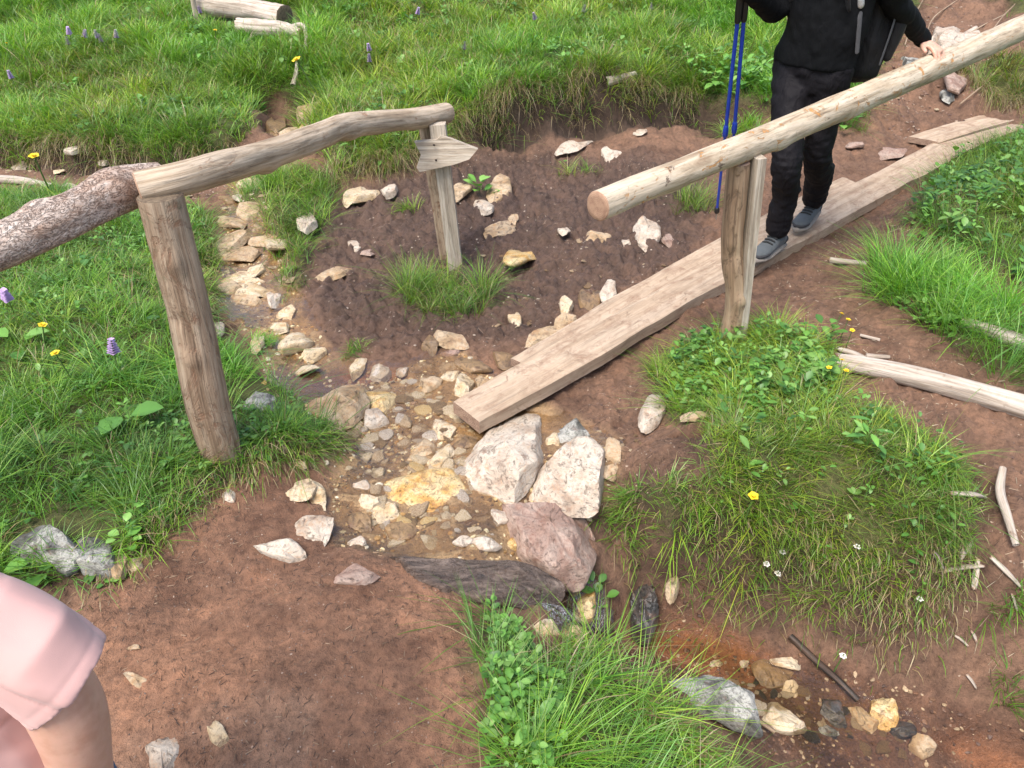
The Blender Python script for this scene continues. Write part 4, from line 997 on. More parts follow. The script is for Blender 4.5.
pebbles(wpoly([(880,60),(960,20),(990,60),(960,110),(900,120),(870,100)]), 16, .02, .07, 'small stone on the dirt slope behind the resting hand', 'stones on the upper right slope', ['cream','tan','brown','white'], [1,2,3,1])
def gravel(name, poly, N, s0, s1, cols, label, bound=None):
    x0, y0 = poly.min(0); x1, y1 = poly.max(0)
    X = rng.uniform(x0, x1, N); Y = rng.uniform(y0, y1, N)
    k = (sdist(X, Y, poly) > 0) & (fbm(xy3(X, Y), 7, 2, 211) + rng.uniform(-.35, .35, N) > -.12); X = X[k]; Y = Y[k]; n_ = len(X)
    tv = []
    for q in range(5):
        me = tmpl(900 + q, 8, 6); a = np.empty(len(me.vertices) * 3, np.float32); me.vertices.foreach_get('co', a); tv.append(a.reshape(-1, 3))
        quads = np.array([list(p.vertices) for p in me.polygons if len(p.vertices) == 4]); tris = np.array([list(p.vertices) for p in me.polygons if len(p.vertices) == 3])
    tv = np.array(tv); m = tv.shape[1]
    V = tv[rng.integers(0, 5, n_)].copy(); s = s0 + (s1 - s0) * rng.uniform(0, 1, n_) ** 2.2
    V *= (s[:, None] * np.stack([np.ones(n_), rng.uniform(.6, 1, n_), rng.uniform(.4, .8, n_)], -1))[:, None, :]
    az = rng.uniform(0, 6.28, n_); c, sn = np.cos(az)[:, None], np.sin(az)[:, None]
    x, y = V[..., 0] * c - V[..., 1] * sn, V[..., 0] * sn + V[..., 1] * c
    V[..., 0] = x + X[:, None]; V[..., 1] = y + Y[:, None]; V[..., 2] += (G(X, Y) - s * .1)[:, None]
    b = (np.arange(n_) * m)[:, None, None]
    cl = np.array(cols)[rng.integers(0, len(cols), n_)] * rng.uniform(.7, 1.2, (n_, 1)); Cc = np.repeat(cl[:, None], m, 1)
    Cc = np.concatenate([np.clip(Cc, 0, 1).reshape(-1, 3), np.ones((n_ * m, 1))], 1)
    me = mesh_np(name, V.reshape(-1, 3), [(quads[None] + b).reshape(-1, 4), (tris[None] + b).reshape(-1, 3)], M['gravel'], dict(gcol=Cc), True)
    try: me.set_sharp_from_angle(angle=R(40))
    except Exception: pass
    tag(link(name, me), label, 'gravel', kind='stuff')
t = NT('gravel'); c = t.attr('gcol'); v = t.obj(); n2 = t.noise(v, 160, 4, .7)
c = t.mix(c, t.ramp(n2, [(.35, (.6,.58,.55)), (.6, (1.1,1.1,1.1))]), 1., 'MULTIPLY'); M['gravel'] = t.done(t.pr(c, .5, t.bump(n2, .6, .003), .5))
BC = [(.56,.43,.24),(.46,.32,.16),(.26,.16,.09),(.16,.10,.06),(.66,.57,.42),(.38,.22,.08),(.6,.5,.3)]
gravel('gravel', BED, 24000, .003, .018, BC, 'fine tan and brown gravel covering the upper streambed')
gravel('gravel', LOW, 7000, .003, .014, [(.14,.07,.04),(.22,.12,.07),(.35,.25,.15),(.09,.05,.035)], 'fine reddish gravel in the lower stream')
gravel('gravel', DARKP, 6500, .003, .011, [(.12,.08,.06),(.28,.2,.15),(.5,.42,.34),(.08,.05,.04)], 'mud crumbs and grit on the dark mud')
gravel('gravel', wpoly([(-60,160),(120,164),(230,185),(215,205),(60,194),(-60,190)]), 2200, .005, .015, [(.2,.12,.09),(.3,.2,.15),(.42,.33,.25)], 'coarse gravel along the foot of the left turf bank')
gravel('gravel', wpoly([(870,100),(900,20),(960,0),(1000,60),(970,120),(900,140)]), 2600, .006, .022, [(.2,.12,.085),(.14,.08,.06),(.36,.27,.2)], 'loose soil clods and grit on the upper right slope')
gravel('gravel', TRAILP, 7000, .001, .005, [(.26,.17,.12),(.14,.09,.07),(.33,.24,.18)], 'tiny soil crumbs and grit on the trail')
gravel('gravel', wpoly([(760,270),(905,205),(1030,400),(1100,700),(960,690),(950,640),(990,480),(860,400),(800,330)]), 3200, .002, .009, [(.2,.12,.085),(.14,.08,.06),(.4,.3,.22)], 'crumbs of dry soil on the right hand slope')
gravel('gravel', wpoly([(560,330),(720,290),(690,360),(640,400),(700,480),(620,520),(580,400)]), 2000, .002, .008, [(.2,.12,.085),(.14,.08,.06),(.4,.3,.22)], 'soil crumbs beneath the plank')

# ------------------------------------------------------------------ wood
def smooth_path(P, Rr, step=.015):
    P = np.array(P, float); Rr = np.array(Rr, float); d = np.r_[0, np.cumsum(np.linalg.norm(np.diff(P, axis=0), axis=1))]
    m = max(4, int(d[-1] / step)); u = np.linspace(0, d[-1], m)
    def cr(Y):
        Y = Y.reshape(len(P), -1); mt = np.gradient(Y, d, axis=0, edge_order=1)
        k = np.clip(np.searchsorted(d, u, 'right') - 1, 0, len(d) - 2); h = (d[k+1] - d[k]); s = ((u - d[k]) / h)[:, None]; h = h[:, None]
        return (2*s**3-3*s**2+1)*Y[k] + (s**3-2*s**2+s)*h*mt[k] + (-2*s**3+3*s**2)*Y[k+1] + (s**3-s**2)*h*mt[k+1]
    return cr(P), cr(Rr)[:, 0], u
def log_mesh(P, Rr, name, mat, seed=1, seg=30, amp=.06, knots=(), ends=None, parent=None, origin=(0, 0, 0), step=.015, flat=None, ragged=0.):
    path, rad, u = smooth_path(P, Rr, step); m = len(path)
    T_ = np.gradient(path, axis=0); T_ /= np.linalg.norm(T_, axis=1)[:, None]
    up = np.array([0, 0, 1.]) if abs(T_[0, 2]) < .8 else np.array([0, 1., 0]); A_ = np.cross(T_, up); A_ /= np.linalg.norm(A_, axis=1)[:, None]; B_ = np.cross(A_, T_)
    th = np.linspace(0, 2 * math.pi, seg, endpoint=False); c, s = np.cos(th), np.sin(th)
    N3 = np.stack([np.broadcast_to(c, (m, seg)) * 1.3, np.broadcast_to(s, (m, seg)) * 1.3, np.broadcast_to(u[:, None] * 5, (m, seg))], -1)
    rr = rad[:, None] * (1 + amp * fbm(N3, 1., 4, seed) * 1.6 + amp * .5 * fbm(N3 * np.array([5, 5, .6]), 1., 3, seed + 9))
    for ku, ka, kr, kh in knots:
        da = np.angle(np.exp(1j * (th[None] - ka))) * rad[:, None]; rr += kh * np.exp(-((u[:, None] - ku) ** 2 + da ** 2) / kr ** 2)
    if flat is not None: rr = np.minimum(rr, rad[:, None] * flat / np.maximum(np.abs(s)[None], 1e-3))
    V = path[:, None] + A_[:, None] * (rr * c)[..., None] + B_[:, None] * (rr * s)[..., None]
    if ragged:
        e = ragged * fbm(np.stack([c * 2, s * 2, s * 0], -1), 2.2, 3, seed + 5); V[0] += T_[0] * e[:, None]; V[-1] += T_[-1] * e[::-1][:, None]
    pc = np.stack([np.broadcast_to(c, (m, seg)) * rad[:, None], np.broadcast_to(u[:, None], (m, seg)) + seed * 3.1, np.broadcast_to(s, (m, seg)) * rad[:, None]], -1)
    V = V - np.array(origin); ids = np.arange(m * seg).reshape(m, seg); nx_ = np.roll(ids, -1, 1)
    q = np.stack([ids[:-1], ids[1:], nx_[1:], nx_[:-1]], -1).reshape(-1, 4)
    o = link(name, mesh_np(name, V.reshape(-1, 3), [q], mat, dict(pc=pc.reshape(-1, 3))), parent)
    for k, e in enumerate(ends or ()):
        if e is None: continue
        ring = V[0] if k == 0 else V[-1]; cen = ring.mean(0); loops = [ring]; fr_ = (.92, .6, .3)
        bul = T_[0] * -.004 if k == 0 else T_[-1] * .004
        for f_ in fr_: loops.append(cen + (ring - cen) * f_ + bul)
        VV = np.concatenate(loops + [cen[None] + bul]); ids = np.arange(4 * seg).reshape(4, seg); n2_ = np.roll(ids, -1, 1)
        q = np.stack([ids[:-1], n2_[:-1], n2_[1:], ids[1:]], -1).reshape(-1, 4); tr = np.stack([ids[-1], n2_[-1], np.full(seg, 4 * seg)], -1)
        if k == 1: pass
        else: q = q[:, ::-1]; tr = tr[:, ::-1]
        lc = VV - cen; a0 = A_[0 if k == 0 else -1]; b0 = B_[0 if k == 0 else -1]
        pcc = np.stack([lc @ a0, lc @ b0, np.zeros(len(lc))], -1)
        link('cut_end', mesh_np('cut_end', VV, [q, tr], e, dict(pc=pcc), True), o if parent is not None else o)
    return o
# left handrail
lb = ground(222, 452); tb = pd(160, 196, lb[1] + .05) ; base_z = lb[2]
h = empty('handrail', tuple(lb), 'weathered log handrail on the left carried by a thick leaning post', 'handrail')
org = np.array(lb)
log_mesh([lb + (0, 0, -.12), lb + (0, 0, .25), lb * .5 + tb * .5, tb + (0, 0, .0)], [.066, .064, .062, .058], 'post', M['postwood'], 3, 34, .05, [(.5, 4.6, .03, .012), (.62, 4.9, .02, -.01), (.8, 4.4, .03, .01)], (None, M['endd']), h, org)
ra = tb + np.array([.0, .0, .045])
railA = [pd(-330, 345, 1.35), pd(-140, 292, 1.56), pd(0, 246, 1.72), pd(70, 215, 1.86), pd(125, 190, 2.02), pd(162, 180, 2.10)]
log_mesh(railA, [.058, .058, .056, .054, .057, .048], 'rail', M['bark'], 5, 40, .10, [(.75, 2, .04, .014), (.95, 1, .05, .014), (.55, 3, .04, .01)], (M['endd'], M['endd']), h, org)
o = h.children[-1]; o['label'] = 'rail log still covered with flaking scaly bark'
railB = [pd(140, 189, 1.955), pd(170, 182, 1.99), pd(215, 169, 2.12), pd(270, 154, 2.42), pd(320, 136, 2.8), pd(345, 126, 3.05), pd(380, 122, 3.3), pd(420, 118, 3.6), pd(446, 113, 3.83)]
log_mesh(railB, [.046, .046, .046, .046, .047, .048, .047, .046, .048], 'rail', M['oldwood'], 8, 34, .06, [(.5, 4.7, .04, .012), (1.2, 5, .06, .012), (1.75, 4.4, .03, .008)], (M['endr'], M['endd']), h, org)
sb = ground(453, 265); st_ = pd(431, 126, sb[1] + .02)
bvec = st_ - sb
def board_post(p0, p1, w, t_, side, name, mat, parent, origin, seed=1, amp=.004):
    m = 30; u = np.linspace(0, 1, m); L = np.linalg.norm(p1 - p0); path = p0 + (p1 - p0) * u[:, None]; T_ = (p1 - p0) / L
    side = side - T_ * (side @ T_); side /= np.linalg.norm(side); b = np.cross(T_, side)
    prof = np.array([(-1,-1),(-.33,-1.0),(.33,-1.0),(1,-1),(1,-.33),(1,.33),(1,1),(.33,1.0),(-.33,1.0),(-1,1),(-1,.33),(-1,-.33)], float) ; prof *= np.where(np.abs(prof).sum(1) > 1.9, .96, 1.)[:, None]
    k = len(prof); V = path[:, None] + side * (prof[:, 0] * w / 2)[None, :, None] + b * (prof[:, 1] * t_ / 2)[None, :, None]
    pc = np.stack([np.broadcast_to(prof[:, 0] * w / 2, (m, k)), np.broadcast_to(u[:, None] * L + seed * 2.3, (m, k)), np.broadcast_to(prof[:, 1] * t_ / 2, (m, k))], -1)
    V = V + np.stack([fbm(pc * np.array([12, 3, 12]), 1., 3, seed + i) for i in range(3)], -1) * amp * np.array([1, 1, .3]); V = V - origin
    ids = np.arange(m * k).reshape(m, k); nx_ = np.roll(ids, -1, 1); q = np.stack([ids[:-1], nx_[:-1], nx_[1:], ids[1:]], -1).reshape(-1, 4)
    cap = np.concatenate([ids[-1][None, :], ids[0][None, ::-1]])
    me = mesh_np(name, V.reshape(-1, 3), [q, cap], mat, dict(pc=pc.reshape(-1, 3)), False)
    return link(name, me, parent)
board_post(sb + (.025, -.03, -.1), st_ + (.035, -.03, .02), .075, .06, np.array([1., 0, 0]), 'post', M['greywood'], h, org, 3)
board_post(sb + (-.03, .03, -.1), st_ + (-.04, .03, .02), .05, .05, np.array([1., 0, 0]), 'post', M['postwood'], h, org, 4)
# arrow board
sg = pd(441, 154, sb[1] - .07); ax = np.array([1., .0, .02]); ax /= np.linalg.norm(ax)
ar = [pd(a, b, sg[1]) for a, b in ((414,142),(437,140),(440,137),(450,139),(478,149),(470,158),(455,163),(420,170),(417,166),(421,154))]
nA = len(ar); ar = np.array(ar); V = []
cen = ar.mean(0)
for dy, ins in ((-.012, .985), (.012, 1.)):
    V.append(cen + (ar - cen) * ins + np.array([0, dy, 0]))
mid = cen[None] + np.array([[0, -.012, 0]]); mid2 = cen[None] + np.array([[0, .012, 0]])
V = np.concatenate(V + [mid, mid2]); pc = np.stack([V[:, 2], V[:, 0], V[:, 1]], -1)
ids = np.arange(nA); nx_ = np.roll(ids, -1); q = np.stack([ids, ids + nA, nx_ + nA, nx_], -1); tr = np.concatenate([np.stack([ids, nx_, np.full(nA, 2 * nA)], -1), np.stack([nx_ + nA, ids + nA, np.full(nA, 2 * nA + 1)], -1)])
# tilt the lower edge out as in the photo
V[:, 1] += (V[:, 2] - cen[2]) * .25
sgn = link('arrow_sign', mesh_np('arrow_sign', V - cen, [q, tr], M['greywood'], dict(pc=pc), False), None, tuple(cen)); tag(sgn, 'blank grey wooden arrow board pointing right, nailed to the signpost', 'sign')
for a, b in ((434,145),(436,160)):
    p = pd(a, b, cen[1] - .02); bm_o = None
    me, _ = stone_mesh(np.array([(.006 * math.cos(k), .006 * math.sin(k)) for k in np.linspace(0, 5.5, 7)]), .008, 'nail', M['nail'], 4, cuts=0, res=(8, 6), embed=.5); link('nail', me, sgn, tuple(p - cen))

# right handrail
pb = ground(733, 336); pt = pd(743, 168, pb[1]); org = np.array(pb)
h = empty('handrail', tuple(pb), 'peeled pale log handrail on the right the hiker holds on to', 'handrail')
RP = [pd(598, 206, 2.14), pd(650, 185, 2.30), pd(745, 147, 2.69), pd(850, 103, 3.18), pd(940, 64, 3.66), pd(1024, 27, 4.22), pd(1110, -15, 5.0)]
RR = [.044, .045, .050, .054, .058, .060, .06]
log_mesh(RP, RR, 'rail', M['pale'], 21, 44, .05, [(.35, 4.6, .05, .006), (1.0, 5.2, .05, .008), (1.5, 4.9, .06, .008), (1.9, 4.2, .05, .008)], (M['endr'], M['endr']), h, org, .012)
log_mesh([pb + (-.02, 0, -.12), pb + (-.02, 0, .2), pt * .5 + pb * .5 + (-.02, 0, 0), pt + (-.018, 0, .02)], [.045, .043, .041, .040], 'post', M['brownpost'], 11, 26, .10, [(.3, 4.6, .03, .01), (.5, 4.9, .03, -.01)], (None, M['endp']), h, org)
board_post(pb + (.033, -.012, -.12), pt + (.045, -.012, .045), .036, .06, np.array([1., .2, 0]), 'post_board', M['greywood'], h, org, 7, .002)
# far post of the same rail
fb = np.array([RP[-1][0] - .06, RP[-1][1] - .1, 0]); fb[2] = float(G(fb[0], fb[1]))
log_mesh([fb + (0, 0, -.1), fb + (0, 0, .3), np.array([fb[0], fb[1], RP[-1][2] - .04])], [.05, .05, .045], 'post', M['brownpost'], 12, 20, .08, (), (None, None), h, org)

# planks: left edge, right edge in pixels with heights
def plank(Le, Re, th, label, mat='plank', seed=1, name='plank', endmat='endp', wob=.0065):
    A_ = np.array([pz(a, b, z) for a, b, z in Le]); B_ = np.array([pz(a, b, z) for a, b, z in Re])
    Ap, _, u = smooth_path(A_, [1] * len(A_), .02); m = len(Ap)
    db = np.r_[0, np.cumsum(np.linalg.norm(np.diff(B_, axis=0), axis=1))]; uu = np.linspace(0, db[-1], m)
    Bp = np.stack([np.interp(uu, db, B_[:, i]) for i in range(3)], -1)
    Bp[1:-1] = (Bp[:-2] + Bp[1:-1] * 2 + Bp[2:]) / 4
    k = 12; s = np.linspace(0, 1, k); top = Ap[:, None] * (1 - s[None, :, None]) + Bp[:, None] * s[None, :, None]
    wid = np.linalg.norm(Bp - Ap, axis=1)
    pcx = s[None] * wid[:, None]; pcy = np.broadcast_to(u[:, None] + seed * 4.7, (m, k))
    pc = np.stack([pcx, pcy, np.zeros((m, k))], -1)
    top[..., 2] += wob * .6 * fbm(pc * np.array([14, 2.5, 1]), 1., 3, seed) - .003 * np.abs(np.abs(s - .5) * 2)[None] ** 8
    side = (Bp - Ap); side /= np.linalg.norm(side, axis=1)[:, None]
    edge = fbm(np.stack([u * 3, u * 0, u * 0], -1), 1., 4, seed + 2) * wob * 2.2; edge2 = fbm(np.stack([u * 3, u * 0, u * 0 + 9], -1), 1., 4, seed + 3) * wob * 2.2
    top[:, 0] += side * edge[:, None]; top[:, -1] += side * edge2[:, None]
    bot = top.copy(); bot[..., 2] -= th * (1 + .1 * fbm(pc * 3, 1., 2, seed + 5))
    ring = np.concatenate([top, bot[:, ::-1]], 1); pcr = np.concatenate([pc, pc[:, ::-1] + np.array([0, 0, th])], 1); kk = 2 * k
    ids = np.arange(m * kk).reshape(m, kk); nx_ = np.roll(ids, -1, 1); q = np.stack([ids[:-1], ids[1:], nx_[1:], nx_[:-1]], -1).reshape(-1, 4)
    org_ = top[0].mean(0)
    me = mesh_np(name, ring.reshape(-1, 3) - org_, [q], M[mat], dict(pc=pcr.reshape(-1, 3)), True); me.set_sharp_from_angle(angle=R(40))
    o = link(name, me, None, tuple(org_)); tag(o, label, 'plank')
    for e in (0, -1):
        VV = np.concatenate([top[e], bot[e]]) - org_; i_ = np.arange(k - 1); q = np.stack([i_, i_ + 1, i_ + k + 1, i_ + k], -1)
        if e == -1: q = q[:, ::-1]
        pce = np.stack([np.r_[s * wid[e], s * wid[e]], np.r_[np.zeros(k), np.full(k, th)], np.zeros(2 * k)], -1)
        link('end_grain', mesh_np('end_grain', VV, [q], M[endmat], dict(pc=pce * np.array([.6, 1, 1])), False), o)
    return o
plank([(453,401,-.03),(700,266,.012),(938,139,.06)], [(480,422,-.03),(722,284,.012),(968,150,.06)], .055, 'main wide dusty plank of the walkway with its thick near end by the white rocks', seed=2)
plank([(510,357,-.05),(703,246,-.02),(843,177,.02)], [(532,369,-.05),(722,257,-.02),(866,187,.02)], .035, 'second plank lying along the far side of the main plank', seed=5)
plank([(908,136,.07),(960,120,.09),(1024,104,.12),(1090,90,.15)], [(938,142,.07),(975,131,.09),(1024,117,.12),(1100,97,.15)], .04, 'upper far plank leading out of the picture at right', seed=8)
plank([(928,146,.055),(975,133,.08),(1024,120,.10),(1100,101,.13)], [(962,153,.055),(990,141,.08),(1024,128,.10),(1110,106,.13)], .04, 'lower far plank continuing the walkway to the right edge', seed=9)

def log_thing(pts, radii, mat, label, name='log', cat='log', lift=None, seed=1, ends=None, seg=22, amp=.08, knots=(), ragged=.0, step=.012, flat=None):
    P = []
    for (a, b), r_ in zip(pts, radii):
        q = ground(a, b); q = hit(a, b, G, (lift if lift is not None else r_ * .8)); P.append(q)
    P = np.array(P); o = log_mesh(P, radii, name, M[mat], seed, seg, amp, knots, ends, None, P[0], step, flat, ragged); o.location = P[0]
    return tag(o, label, cat)
log_thing([(838,361),(880,369),(940,383),(1000,400),(1060,418)], [.030,.036,.040,.041,.042], 'bleached', 'big split bleached log lying across the grass at the right edge', seed=31, ends=(M['endp'], M['endd']), seg=40, amp=.09, ragged=.02)
log_thing([(838,349),(852,353),(870,361)], [.012,.014,.010], 'bleached', 'grey splinter of wood at the tip of the big bleached log', seed=36, amp=.2, ragged=.02, flat=.5)
log_thing([(962,322),(1000,334),(1040,350),(1080,362)], [.022,.026,.03,.03], 'bleached', 'thin bleached log partly buried behind the bright grass clump', seed=33, ends=(M['endp'], None), lift=.02)
log_thing([(866,356),(890,357)], [.010,.006], 'bleached', 'small curled wood chip beside the bleached log', 'wood_chip', 'wood chip', seed=41, amp=.2)
log_thing([(783,345),(815,352)], [.018,.016], 'bleached', 'short grey wood stub right of the rail post', seed=43, amp=.12, ends=(M['endp'], M['endp']))
log_thing([(830,260),(866,264)], [.014,.013], 'bleached', 'short pale stick lying on soil below the plank', 'stick', 'stick', seed=44, ends=(M['endp'], M['endp']))
log_thing([(200,4),(250,10),(285,17)], [.085,.09,.095], 'bleached', 'upper one of two grey fallen logs on the hillside', seed=51, lift=.11, ends=(None, M['endd']), amp=.1, seg=30)
log_thing([(240,27),(262,29),(285,30),(300,33)], [.07,.075,.065,.03], 'bleached', 'lower broken grey log with bare branches on the hillside', seed=52, lift=.07, ends=(M['endp'], M['endp']), amp=.14, seg=30, ragged=.03)
log_thing([(290,28),(300,25),(306,36),(305,48)], [.025,.022,.016,.01], 'bleached', 'crooked bare branch hanging from the fallen grey logs', 'branch', 'branch', seed=53, lift=.06)
log_thing([(252,32),(250,40),(242,43)], [.028,.018,.012], 'bleached', 'white broken branch stub under the fallen logs', 'branch', 'branch', seed=54, lift=.04)
log_thing([(297,62),(296,74),(293,86)], [.012,.016,.02], 'bleached', 'pale forked root sticking up above the gully', 'root', 'root', seed=55, lift=.05)
log_thing([(-30,178),(15,180),(52,186)], [.03,.028,.018], 'bleached', 'pale log lying in gravel under the left turf bank', seed=56, lift=.02, flat=.7)
log_thing([(606,82),(636,74)], [.035,.022], 'bleached', 'short brown branch in the grass right of centre top', 'branch', 'branch', seed=57, lift=.04)
log_thing([(790,636),(815,660),(838,680),(858,700)], [.011,.011,.010,.009], 'darkstick', 'black wet stick lying in the lower stream', 'stick', 'stick', seed=58, lift=.02)
log_thing([(722,690),(745,710),(775,732)], [.006,.007,.006], 'postwood', 'thin brown stick along the grey rock by the stream', 'stick', 'stick', seed=59, lift=.03)
log_thing([(1003,468),(1000,490),(1007,515),(1016,545)], [.010,.013,.012,.009], 'bleached', 'long curved bleached stick standing out at the right edge', 'stick', 'stick', seed=60, lift=.03)
CH_ = [((934,552),(943,568),'steep grey wood chip left of the chip pile'),((960,558),(970,544),'upright broken wood chip above the crossed chips'),((944,571),(982,566),'long crossed wood chip lying level'),((974,588),(978,560),'broad wood chip under the level one'),((992,558),(1020,586),'large slanting wood chip at the right edge'),((1012,595),(1017,610),'thin chip at the far right below the slanting one'),((955,636),(967,645),'pale chip on the slope above the brown water'),((972,632),(976,640),'tiny chip beside the pale chip'),((968,676),(976,688),'pale chip low on the slope near the water'),((952,493),(985,497),'pale wood shred at the right rim of the mound'),((700,553),(700,553.5),'')]
for i, (a, b, l_) in enumerate(CH_[:-1]):
    r0 = .005 if i in (5, 6, 7, 8) else .009
    log_thing([a, ((a[0]+b[0])/2, (a[1]+b[1])/2 - 1), b], [r0 * .8, r0, r0 * .7], 'bleached', l_, 'wood_chip', 'wood chip', seed=70 + i, amp=.2, ragged=.01, flat=.5, lift=.012, seg=12, ends=(M['endp'], M['endp']))
for i, (a, b, l_) in enumerate([((860,335),(880,340),'dry bark chip on the soil above the bleached log'),((960,150),(900,165),'')][:1]):
    log_thing([a, b], [.006, .006], 'bleached', l_, 'wood_chip', 'wood chip', seed=90 + i, seg=10)
for i, (pp, l_) in enumerate([([(925,40),(940,12),(965,-5)],'dry twig arching over the upper right dirt slope'),([(985,42),(1000,20),(1015,4)],'bleached twig at the top right corner'),([(905,45),(912,22),(925,-4)],'thin dry root beside the hiker sleeve'),([(945,52),(975,30),(1005,14)],'long dry root crossing the upper right rocks'),([(960,104),(975,92),(985,84)],'short twig below the right rail')]):
    log_thing(pp, [.005, .006, .004], 'postwood', l_, 'twig', 'twig', seed=100 + i, seg=8, lift=.05)
p0 = ground(197, 22); log_mesh([p0 + (0, 0, -.05), pd(194, 6, p0[1]), pd(189, -24, p0[1])], [.022, .022, .02], 'stake', M['greywood'], 61, 14, .03, (), (None, M['endd']), None, p0).location = p0
tag(bpy.data.objects['stake'], 'thin grey stake standing in the meadow left of the fallen logs', 'stake')

# ------------------------------------------------------------------ flowers
def blob_faces(n=5, r=.012, z=0., cup=.3):
    a = Acc(); az = np.linspace(0, 6.283, n, endpoint=False); P = np.zeros((n, 3)); P[:, 2] = z
    return leaf_arrays(P, np.full(n, r), np.full(n, .9), az, np.full(n, cup), np.ones((n, 3)))
def mk_mesh(parts, name, mat):
    V = []; q = []; n_ = 0
    for p in parts: V.append(p[0]); q.append(p[1] + n_); n_ += len(p[0])
    return mesh_np(name, np.concatenate(V), [np.concatenate(q)], mat)
orch = []
for z in np.linspace(.10, .15, 7):
    V, q, _, _ = blob_faces(4, .016 * (1.5 - (z - .1) * 14), z, .4); a = rng.uniform(0, 6); V = V @ np.array([[math.cos(a), math.sin(a), 0], [-math.sin(a), math.cos(a), 0], [0, 0, 1]]); orch.append((V, q))
ORM = mk_mesh(orch, 'blossom', M['petal']); BUT = mk_mesh([blob_faces(5, .014, .10, .5), blob_faces(5, .009, .102, .9)], 'blossom', M['yellow']); WHT = mk_mesh([blob_faces(6, .011, .09, .2), blob_faces(5, .008, .093, .7)], 'blossom', M['wpetal'])
def stem_mesh(hh):
    th = np.linspace(0, 6.283, 6, endpoint=False); V = []
    for z, r_ in ((-.02, .0022), (hh * .5, .002), (hh, .0015)): V.append(np.stack([np.cos(th) * r_, np.sin(th) * r_, np.full(6, z)], -1))
    ids = np.arange(18).reshape(3, 6); nx_ = np.roll(ids, -1, 1); return mesh_np('stem', np.concatenate(V), [np.stack([ids[:-1], nx_[:-1], nx_[1:], ids[1:]], -1).reshape(-1, 4)], M['stem'])
ST = {h_: stem_mesh(h_) for h_ in (.15, .10)}
def flower(px, py, me, nm, label, cat, s=1., group=None, hh=.10):
    hgt = hh * s; q = hit(px, py, G, hgt * .9); q[2] = float(G(q[0], q[1])); o = empty(nm, tuple(q), label, cat, group); o.scale = (s, s, s)
    o.rotation_euler = (rng.normal(0, .15), rng.normal(0, .15), rng.uniform(0, 6))
    link('stem', ST[.15 if me is ORM else .10], o); link('blossom', me, o)
for (x, y, l_) in [(112,358,'violet orchid in the grass left of the thick post'),(7,296,'violet orchid at the left edge under the bark-covered rail'),(203,15,'violet orchid beside the grey stake'),(14,80,'violet orchid at the upper left edge'),(652,12,'pale violet orchid in the meadow near the top right'),(182,193,'violet flower under the junction of the left rail logs')]:
    flower(x, y, ORM, 'orchid', l_, 'flower', 1.1)
for x, y in ((100,40),(105,44),(116,40),(80,39),(70,35),(69,47)): flower(x, y, ORM, 'orchid', 'violet orchid in the loose cluster on the left hillside meadow', 'flower', 1.15, 'orchid cluster on the left hillside')
for x, y in ((414,15),(372,52),(370,64),(462,52),(539,21),(582,14)): flower(x, y, ORM, 'orchid', 'pale violet orchid scattered in the middle hillside meadow', 'flower', 1.1, 'orchids of the middle hillside')
flower(315, 60, BUT, 'buttercup', 'large yellow flower head above the upper gully', 'flower', 3.2)
flower(38, 158, BUT, 'buttercup', 'yellow flower at the foot of the left turf bank', 'flower', 2.5)
for x, y, l_ in ((4,46,'yellow flower at the very top left edge of meadow'),(213,32,'yellow flower below the fallen logs'),(34,328,'yellow buttercup in the left bank grass'),(63,355,'yellow buttercup between orchid and left edge'),(751,495,'yellow buttercup in the grass mound by its lower left'),(752,235,'yellow flower seen behind the right rail post')): flower(x, y, BUT, 'buttercup', l_, 'flower', 1.4)
for x, y in ((836,317),(845,322),(851,330),(834,369),(842,366),(846,373)): flower(x, y, BUT, 'buttercup', 'tiny yellow flower near the tip of the bleached log', 'flower', .9, 'yellow flowers by the bleached log')
for x, y in ((764,562),(769,572),(783,556),(854,551),(840,655),(925,605)): flower(x, y, WHT, 'daisy', 'small white flower head on the rim of the grass mound', 'flower', 1.1, 'white flower heads on the mound rim')

# ------------------------------------------------------------------ bodies
def unit(v): v = np.array(v, float); return v / np.linalg.norm(v)
def loft(rings, seg=20):
    """rings: (centre, (a, b), axis_a, axis_b)"""
    th = np.linspace(0, 2 * math.pi, seg, endpoint=False); V = []
    for c, (a, b), A_, B_ in rings: V.append(np.array(c) + np.outer(np.cos(th) * a, A_) + np.outer(np.sin(th) * b, B_))
    m = len(V); V = np.concatenate(V + [np.array(rings[0][0])[None], np.array(rings[-1][0])[None]])
    ids = np.arange(m * seg).reshape(m, seg); nx_ = np.roll(ids, -1, 1)
    q = np.stack([ids[:-1], nx_[:-1], nx_[1:], ids[1:]], -1).reshape(-1, 4)
    tr = np.concatenate([np.stack([nx_[0], ids[0], np.full(seg, m * seg)], -1), np.stack([ids[-1], nx_[-1], np.full(seg, m * seg + 1)], -1)])
    return V, q, tr
